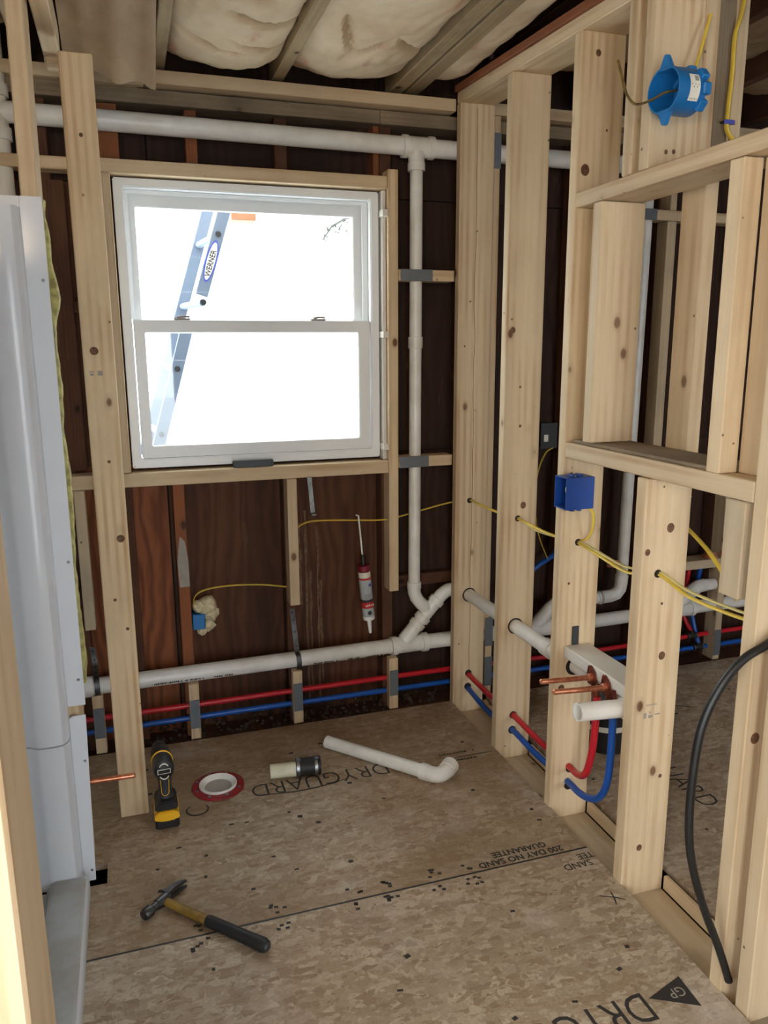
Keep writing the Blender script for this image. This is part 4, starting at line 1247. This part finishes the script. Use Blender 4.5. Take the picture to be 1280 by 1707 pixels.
# round blue ceiling box nailed to the short studs
rb = thing('electrical_box', 'round bright blue box with a paper label on the upper right studs', 'electrical box', (1.27, 1.665, 2.02))
ax = Vector((-1, -0.13, -0.03)).normalized()
bc = Vector((1.305, 1.6675, 2.075))
R_ = 0.0505
lathe('shell', [(0, 0), (R_ - 0.002, 0), (R_, 0.003), (R_, 0.084), (R_ - 0.0035, 0.084), (R_ - 0.0035, 0.006), (0, 0.006)], bc, ax, 'box_blue', rb, 36)
u_, v_ = frame_for(ax)
for s_ in (1, -1):
    base = bc + ax * 0.070
    pts = [base + u_ * (s_ * 0.024) * q + v_ * w_ for q, w_ in ()]
    e0 = base + v_ * s_ * 0.046
    vv = []
    for dd in (0, 0.012):
        for q, h_ in ((-0.019, -0.004), (0.019, -0.004), (0.004, 0.028), (-0.004, 0.028)):
            vv.append(e0 + u_ * q + v_ * s_ * h_ + ax * dd)
    poly('ear', vv, [[0, 1, 2, 3], [7, 6, 5, 4], [0, 1, 5, 4], [1, 2, 6, 5], [2, 3, 7, 6], [3, 0, 4, 7]], 'box_blue', rb, loc=e0)
for a in (-0.75, -0.05, 0.65, 1.6, 2.4):
    d_ = u_ * math.cos(a) + v_ * math.sin(a)
    rm_ = Matrix((d_, ax.cross(d_), ax)).transposed()
    box_at('clamp_rib', (0.018, 0.026, 0.024), bc + ax * 0.004 + d_ * (R_ - 0.002), rm_, 'box_blue', rb, 0.003)
# paper label wrapped round the shell
bm = bmesh.new()
na = 10
g = [[bm.verts.new(bc + ax * h_ + (u_ * math.cos(a) + v_ * math.sin(a)) * (R_ + 0.0006)) for a in [-0.62 + 1.15 * k / na for k in range(na + 1)]] for h_ in (0.022, 0.052)]
for k in range(na):
    bm.faces.new((g[0][k], g[0][k + 1], g[1][k + 1], g[1][k]))
o = link('label', to_me(bm, 'label'), 'label', smooth=True); setp(o, rb)
bm = bmesh.new()
for k in range(7):
    a0 = 0.22 + k * 0.035
    q = [bm.verts.new(bc + ax * h_ + (u_ * math.cos(a) + v_ * math.sin(a)) * (R_ + 0.0012)) for h_, a in ((0.026, a0), (0.026, a0 + 0.018), (0.038, a0 + 0.018), (0.038, a0))]
    bm.faces.new(q)
for k in range(5):
    h0 = 0.026 + k * 0.005
    q = [bm.verts.new(bc + ax * h_ + (u_ * math.cos(a) + v_ * math.sin(a)) * (R_ + 0.0012)) for h_, a in ((h0, -0.55), (h0, 0.08 - 0.1 * (k % 2)), (h0 + 0.002, 0.08 - 0.1 * (k % 2)), (h0 + 0.002, -0.55))]
    bm.faces.new(q)
o = link('label_print', to_me(bm, 'label_print'), 'ink'); setp(o, rb)
cable([(1.372, 1.70, 2.262), (1.355, 1.695, 2.21), (1.335, 1.69, 2.15), (1.325, 1.69, 2.118)], 'yellow cable entering the back of the round blue box', r=0.0055)
cable([(1.28, 1.68, 2.085), (1.262, 1.672, 2.078), (1.235, 1.67, 2.072), (1.215, 1.69, 2.060), (1.205, 1.735, 2.062), (1.207, 1.775, 2.092), (1.212, 1.80, 2.125), (1.215, 1.835, 2.19)], 'olive cable tail sticking out of the round blue box', r=0.0034, flat=0.8, mat='olive')
# square navy box on the third stud
sq = thing('electrical_box', 'square navy blue box nailed to the third right hand stud', 'electrical box', (1.25, 2.0, 1.02))
x0, x1, y0, y1, z0, z1 = 1.205, 1.300, 1.972, 2.0385, 1.022, 1.118
for nm, b in (('side', (x0, x1, y0, y0 + 0.003, z0, z1)), ('side', (x0, x1, y1 - 0.003, y1, z0, z1)), ('end_plate', (x0, x1, y0 + 0.0031, y1 - 0.0031, z0, z0 + 0.003)), ('end_plate', (x0, x1, y0 + 0.0031, y1 - 0.0031, z1 - 0.003, z1)), ('back', (x1 - 0.003, x1, y0 + 0.0031, y1 - 0.0031, z0 + 0.0031, z1 - 0.0031))):
    box(nm, *b, 'box_navy', sq, 0.0008)
for z in (z1 + 0.004, z0 - 0.004):
    sweep('nail', [(x0 + 0.03, y0 + 0.002, z), (x0 + 0.055, y1 - 0.001, z)], 0.0022, 'steel_dark', sq, 8)
    for dx in (0.026, 0.05):
        box('nail_guide', x0 + dx, x0 + dx + 0.012, y0 + 0.012, y0 + 0.04, z - 0.0035, z + 0.0035, 'box_navy', sq, 0.001)
cable([(1.29, 2.02, 1.045), (1.26, 2.01, 1.05), (1.232, 2.0, 1.06), (1.222, 2.0, 1.08), (1.235, 2.0, 1.105)], 'pale cable end curled inside the square blue box', r=0.004, mat='romex_pale')
# foam covered box low on the window wall
fb = thing('electrical_box', 'small blue box in cream foam low on the window wall', 'electrical box', (0.215, 3.0, 0.43))
box('shell', 0.180, 0.228, 2.967, 3.039, 0.420, 0.482, 'box_blue', fb, 0.003)
for k, (x, y, z, r_) in enumerate(((0.238, 3.0, 0.505, 0.040), (0.252, 3.0, 0.47, 0.032), (0.208, 2.985, 0.508, 0.026), (0.242, 2.995, 0.425, 0.026), (0.215, 2.985, 0.408, 0.02), (0.222, 2.98, 0.497, 0.02))):
    blob('foam', (x, y, z), r_, r_ * 0.8, r_, 'foam', fb, k + 1, 0.3)
bb = thing('electrical_box', 'black box on the window wall in the next room', 'electrical box', (1.695, 2.96, 1.08))
box('shell', 1.66, 1.73, 2.935, 3.0, 1.075, 1.175, 'black', bb, 0.003)
box('rim', 1.655, 1.735, 2.930, 2.9345, 1.07, 1.18, 'black', bb, 0.002)
box('label', 1.67, 1.69, 2.9275, 2.9295, 1.10, 1.13, 'label', bb, 0)
# black cable dangling between the near studs
bcab = tag(sweep('black_cable', [(1.40, 1.226, 0.99), (1.33, 1.226, 0.93), (1.262, 1.226, 0.882), (1.19, 1.23, 0.845), (1.135, 1.232, 0.78), (1.10, 1.232, 0.69), (1.09, 1.232, 0.56), (1.095, 1.232, 0.45), (1.115, 1.232, 0.36), (1.155, 1.232, 0.25), (1.20, 1.232, 0.15), (1.238, 1.232, 0.055), (1.243, 1.232, 0.040)], 0.0092, 'cable', None, 14, smooth_k=6), 'thick black cable looping down past the nearest right stud', 'cable')

# ---------------------------------------------------------------- caulk tube hanging on the cable
ck = thing('caulk_tube', 'white and red caulk tube hanging from the yellow cable', 'caulk tube', (0.885, 2.915, 0.34))
top = Vector((0.842, 2.915, 0.83)); bot = Vector((0.887, 2.915, 0.335))
dv = (bot - top).normalized(); L_ = (bot - top).length
def cp_(s): return top + dv * s
sweep('wire_hook', [cp_(-0.012) + Vector((-0.006, 0.012, 0)), cp_(-0.010), cp_(0.0), cp_(0.165)], 0.0035, 'white', ck, 8)
lathe('plug', [(0, 0), (0.006, 0), (0.009, 0.004), (0.009, 0.045), (0, 0.045)], cp_(0.15), dv, 'black', ck, 14)
for nm, a, b, m_, r_ in (('cap', 0.195, 0.222, 'maroon', 0.0245), ('tube', 0.2222, 0.246, 'label', 0.025), ('band', 0.2462, 0.254, 'red_label', 0.0252), ('tube', 0.2542, 0.338, 'grey_label', 0.025), ('band', 0.3382, 0.350, 'charcoal', 0.0252), ('band', 0.3502, 0.375, 'red_label', 0.0252), ('tube', 0.3752, 0.412, 'grey_label', 0.025), ('tip_cap', 0.4122, 0.428, 'white', 0.0245)):
    lathe(nm, [(0, 0), (r_ - 0.001, 0), (r_, 0.001), (r_, b - a - 0.001), (r_ - 0.001, b - a), (0, b - a)], cp_(a), dv, m_, ck, 24)
lathe('nozzle', [(0, 0), (0.010, 0), (0.008, 0.03), (0.006, 0.060), (0, 0.066)], cp_(0.428), dv, 'white', ck, 14)
mt_ = lambda s, dx: Matrix.Translation(cp_(s) + Vector((dx, -0.0262, 0))) @ Matrix.Rotation(-0.09, 4, 'Y') @ Matrix.Rotation(PI / 2, 4, 'X')
marks('label_print', mt_(0.367, -0.015), 0.030, 0.010, 'label', ck, 9)
for k in range(4):
    marks('label_print', mt_(0.318 + 0.006 * k, -0.016), 0.026, 0.0028, 'ink', ck, 20 + k)
box_at('label_square', (0.011, 0.001, 0.011), cp_(0.275) + Vector((0.012, -0.0228, 0)), (0, 0, 0.45), 'blue_ink', ck, 0)
lathe('label_emblem', [(0, 0), (0.009, 0), (0.009, 0.0008), (0, 0.0008)], cp_(0.394) + Vector((0, -0.0249, 0)), (0, -1, 0), 'charcoal', ck, 16)

# ---------------------------------------------------------------- tool on the window sill
tm = thing('utility_knife', 'dark green-black folding tool lying on the window sill', 'tool', (0.43, 2.915, 1.06))
prism('body', [(0.355, 0), (0.36, -0.008), (0.50, -0.008), (0.508, 0.0), (0.508, 0.010), (0.50, 0.016), (0.365, 0.016), (0.355, 0.010)], 1.0605, 1.086, 'xy', 'green_black', tm, 0.003, smooth=True, loc=None).matrix_basis.translation.y = 2.912
box('clip', 0.39, 0.47, 2.9025, 2.9035, 1.066, 1.08, 'charcoal', tm, 0.0004)

# ---------------------------------------------------------------- things on the floor
# cordless drill standing on its battery
dr = thing('cordless_drill', 'black and yellow cordless drill standing on its battery', 'drill', (0.027, 2.37, 0))
dx, dy = 0.027, 2.375
box('battery', dx - 0.037, dx + 0.037, dy - 0.055, dy + 0.058, 0.0008, 0.034, 'black', dr, 0.006)
by = prism('battery_cover', [(-0.039, 0.0345), (-0.016, 0.0345), (-0.014, 0.029), (0.014, 0.029), (0.016, 0.0345), (0.039, 0.0345), (0.037, 0.052), (0.026, 0.062), (-0.026, 0.062), (-0.037, 0.052)], dy - 0.057, dy + 0.058, 'xz', 'yellow', dr, 0.003)
by.matrix_basis.translation.x += dx
prism('foot', [(-0.036, 0.0625), (0.036, 0.0625), (0.034, 0.078), (0.020, 0.092), (-0.020, 0.092), (-0.034, 0.078)], dy - 0.05, dy + 0.045, 'xz', 'black', dr, 0.004).matrix_basis.translation.x += dx
hnd = sweep('handle', [(dx, dy - 0.008, 0.085), (dx, dy - 0.006, 0.11), (dx, dy - 0.008, 0.14), (dx, dy - 0.010, 0.175)], [0.0205, 0.0175, 0.0165, 0.020], 'charcoal', dr, 18, flat=1.25)
sweep('grip_line', [(dx - 0.013, dy - 0.0295, 0.160), (dx - 0.011, dy - 0.029, 0.112), (dx - 0.005, dy - 0.0285, 0.104), (dx + 0.005, dy - 0.0285, 0.104), (dx + 0.011, dy - 0.029, 0.112), (dx + 0.013, dy - 0.0295, 0.160)], 0.0012, 'yellow', hnd, 6)
axd = Vector((-0.06, 1, 0.03)).normalized()
hb = Vector((dx, dy - 0.05, 0.2))
hs = lathe('motor_housing', [(0, 0), (0.022, 0.0), (0.030, 0.006), (0.0325, 0.02), (0.0325, 0.055), (0.031, 0.075), (0.030, 0.115), (0.024, 0.125), (0, 0.125)], hb, axd, 'black', dr, 28, ys=1.1)
for s0, s1, r_ in ((0.060, 0.068, 0.0345),):
    lathe('yellow_shell', [(r_ - 0.003, s0), (r_, s0 + 0.002), (r_, s1 - 0.002), (r_ - 0.003, s1)], hb, axd, 'yellow', dr, 28, close=True, ys=1.1)
lathe('chuck', [(0, 0.1255), (0.021, 0.1255), (0.023, 0.135), (0.022, 0.160), (0.012, 0.175), (0.006, 0.176), (0, 0.176)], hb, axd, 'charcoal', dr, 22)
box_at('rear_label', (0.040, 0.0012, 0.016), hb + Vector((0, -0.0014, 0.0)), (0, 0, 0.06), 'label', hs, 0.0003)
box_at('rear_label_field', (0.036, 0.0012, 0.012), hb + Vector((0, -0.0022, 0.0)), (0, 0, 0.06), 'black', hs, 0.0002)
marks('rear_print', Matrix.Translation(hb + Vector((-0.0145, -0.0036, -0.003))) @ Matrix.Rotation(0.06, 4, 'Z') @ Matrix.Rotation(PI / 2, 4, 'X'), 0.026, 0.006, 'label', hs, 12)
for s_ in (1, -1):
    sweep('yellow_arc', [hb + Vector((0.016 * math.cos(a), -0.0008, s_ * 0.022 * math.sin(a) + s_ * 0.004)) for a in [PI * (0.2 + 0.6 * k / 8) for k in range(9)]], 0.0018, 'label', hs, 6)
box('trigger', dx - 0.008, dx + 0.008, dy + 0.012, dy + 0.022, 0.135, 0.165, 'charcoal', dr, 0.003)

# hammer
hm = thing('claw_hammer', 'claw hammer with wooden handle and black grip on the floor', 'hammer', (-0.003, 1.966, 0))
HR = Matrix.Translation((-0.003, 1.966, 0)) @ Matrix.Rotation(math.radians(-47.3), 4, 'Z')
def hp(x, y, z): return HR @ Vector((x, y, z))
sweep('handle', [hp(-0.012, 0, 0.017), hp(0.02, 0, 0.017), hp(0.08, 0, 0.016), hp(0.16, 0.0, 0.016)], [0.0115, 0.0125, 0.0135, 0.0135], 'handle_wood', hm, 16, flat=0.78)
gp = sweep('grip', [hp(0.158, 0, 0.016), hp(0.165, 0, 0.0162), hp(0.23, 0.001, 0.0165), hp(0.30, 0.001, 0.0172), hp(0.345, 0, 0.0185), hp(0.356, 0, 0.0185)], [0.0135, 0.0158, 0.0158, 0.0165, 0.0185, 0.014], 'rubber', hm, 18)
lathe('butt', [(0, 0), (0.012, 0), (0.009, 0.004), (0, 0.005)], hp(0.356, 0, 0.0185), HR.to_3x3() @ Vector((1, 0, 0)), 'charcoal', gp, 14)
sweep('eye', [hp(-0.001, -0.022, 0.017), hp(0, 0, 0.017), hp(-0.001, 0.018, 0.017)], [0.0145, 0.0165, 0.0145], 'steel_dark', hm, 16)
sweep('poll', [hp(-0.001, -0.020, 0.017), hp(-0.001, -0.040, 0.017), hp(-0.001, -0.046, 0.0175), hp(-0.001, -0.066, 0.0175), hp(-0.001, -0.070, 0.0175)], [0.0125, 0.0105, 0.0155, 0.0155, 0.0135], 'steel_dark', hm, 18)
for s_ in (1, -1):
    vv = []
    for y_, xc, hw, th in ((0.014, -0.004, 0.013, 0.012), (0.04, -0.004, 0.013, 0.009), (0.065, 0.001, 0.011, 0.006), (0.082, 0.007, 0.008, 0.0025)):
        for q in (-1, 1):
            for z_ in ((0.0012 + 0.0006 * (y_ / 0.08) * 6) * s_, (hw + 0.004 * (y_ / 0.08)) * s_):
                vv.append(hp(xc + q * th, y_, 0.018 + z_))
    fc = []
    for k in range(3):
        a = k * 4; b = a + 4
        fc += [[a, a + 1, b + 1, b], [a + 2, b + 2, b + 3, a + 3], [a, b, b + 2, a + 2], [a + 1, a + 3, b + 3, b + 1]]
    fc += [[0, 2, 3, 1], [12, 13, 15, 14]]
    poly('claw', vv, fc, 'steel_dark', hm, loc=hp(0, 0.04, 0.018))

# toilet flange
tf = thing('toilet_flange', 'red and white toilet flange set on the floor', 'flange', (0.206, 2.517, 0))
lathe('ring', [(0.060, 0.0008), (0.088, 0.0008), (0.090, 0.003), (0.089, 0.008), (0.060, 0.009)], (0.206, 2.517, 0), (0, 0, 1), 'flange_red', tf, 40, close=True)
lathe('collar', [(0.0595, 0.001), (0.064, 0.0095), (0.065, 0.015), (0.062, 0.018), (0.054, 0.013), (0.048, 0.007), (0.046, 0.004), (0.046, 0.001)], (0.206, 2.517, 0), (0, 0, 1), 'pvc', tf, 40, close=True)
lathe('plug', [(0, 0.001), (0.0455, 0.001), (0.0455, 0.0035), (0, 0.0045)], (0.206, 2.517, 0), (0, 0, 1), 'cement', tf, 32)
for k in range(8):
    a = 0.3 + k * PI / 4
    lathe('bolt', [(0, 0), (0.0055, 0), (0.0055, 0.0025), (0, 0.003)], (0.206 + 0.077 * math.cos(a), 2.517 + 0.077 * math.sin(a), 0.0088), (0, 0, 1), 'steel', tf, 10)

# rubber coupling with a short cream pipe
rc = thing('rubber_coupling', 'black rubber coupling on a short cream pipe on the floor', 'coupling', (0.48, 2.50, 0))
ca, cb_ = Vector((0.388, 2.512, 0.0275)), Vector((0.566, 2.490, 0.0275))
cd = (cb_ - ca).normalized()
pipe('short_pipe', ca, ca + cd * 0.11, 0.0258, 'pvc_cream', rc)
lathe('sleeve', [(0.0255, 0), (0.0320, 0.001), (0.0325, 0.02), (0.0315, 0.03), (0.0325, 0.04), (0.0325, 0.088), (0.029, 0.089), (0.0255, 0.084), (0.0255, 0.0)], ca + cd * 0.09 + Vector((0, 0, 0.006)), cd, 'rubber', rc, 28)
for s_ in (0.098, 0.162):
    c_ = collar('hose_clamp', ca + cd * s_ + Vector((0, 0, 0.006)), cd, 0.0345, 0.012, 'steel', rc)
    box_at('clamp_screw', (0.016, 0.009, 0.010), ca + cd * s_ + Vector((0, -0.012, 0.040)), (0.3, 0, math.atan2(cd.y, cd.x)), 'steel_dark', rc, 0.001)

# loose pipe with elbow
lp = thing('loose_pipe', 'loose white pipe with an elbow lying on the floor', 'pipe', (0.78, 2.48, 0))
la, lb_ = Vector((0.632, 2.662, 0.0248)), Vector((0.915, 2.330, 0.0262))
ldv = (lb_ - la).normalized()
pipe('tube', la, lb_, 0.0240, 'pvc', lp)
collar('elbow_hub', lb_ - ldv * 0.012, ldv, 0.0295, 0.030, 'pvc', lp)
sweep('elbow', [lb_ - ldv * 0.01, lb_ + ldv * 0.02, lb_ + ldv * 0.038 + Vector((0.008, 0.004, 0)), lb_ + ldv * 0.045 + Vector((0.028, 0.016, 0.002)), lb_ + ldv * 0.045 + Vector((0.045, 0.030, 0.004))], 0.0275, 'pvc', lp, 22, smooth_k=4)
ed = Vector((0.74, 0.66, 0.06)).normalized()
pipe('elbow_mouth', lb_ + ldv * 0.045 + Vector((0.038, 0.024, 0.0035)), lb_ + ldv * 0.045 + Vector((0.066, 0.049, 0.006)), 0.0302, 'pvc', lp, wall=0.006)

# can on the next room's floor
bu = thing('paint_can', 'dark can with a white band on the next room floor', 'can', (1.655, 2.36, 0))
lathe('body', [(0, 0.0008), (0.095, 0.0008), (0.098, 0.004), (0.098, 0.150), (0.094, 0.154), (0, 0.154)], (1.655, 2.36, 0), (0, 0, 1), 'black', bu, 36)
lathe('label_band', [(0.0982, 0.088), (0.0990, 0.089), (0.0990, 0.108), (0.0982, 0.109)], (1.655, 2.36, 0), (0, 0, 1), 'label', bu, 36, close=True)
lathe('lid', [(0, 0.1545), (0.090, 0.1545), (0.100, 0.157), (0.100, 0.164), (0.092, 0.166), (0.088, 0.160), (0, 0.160)], (1.655, 2.36, 0), (0, 0, 1), 'plate', bu, 36)
poly('lid_mark', [(1.640, 2.33, 0.1606), (1.648, 2.33, 0.1606), (1.662, 2.375, 0.1606), (1.654, 2.375, 0.1606)], [[0, 1, 2, 3]], 'label', bu)
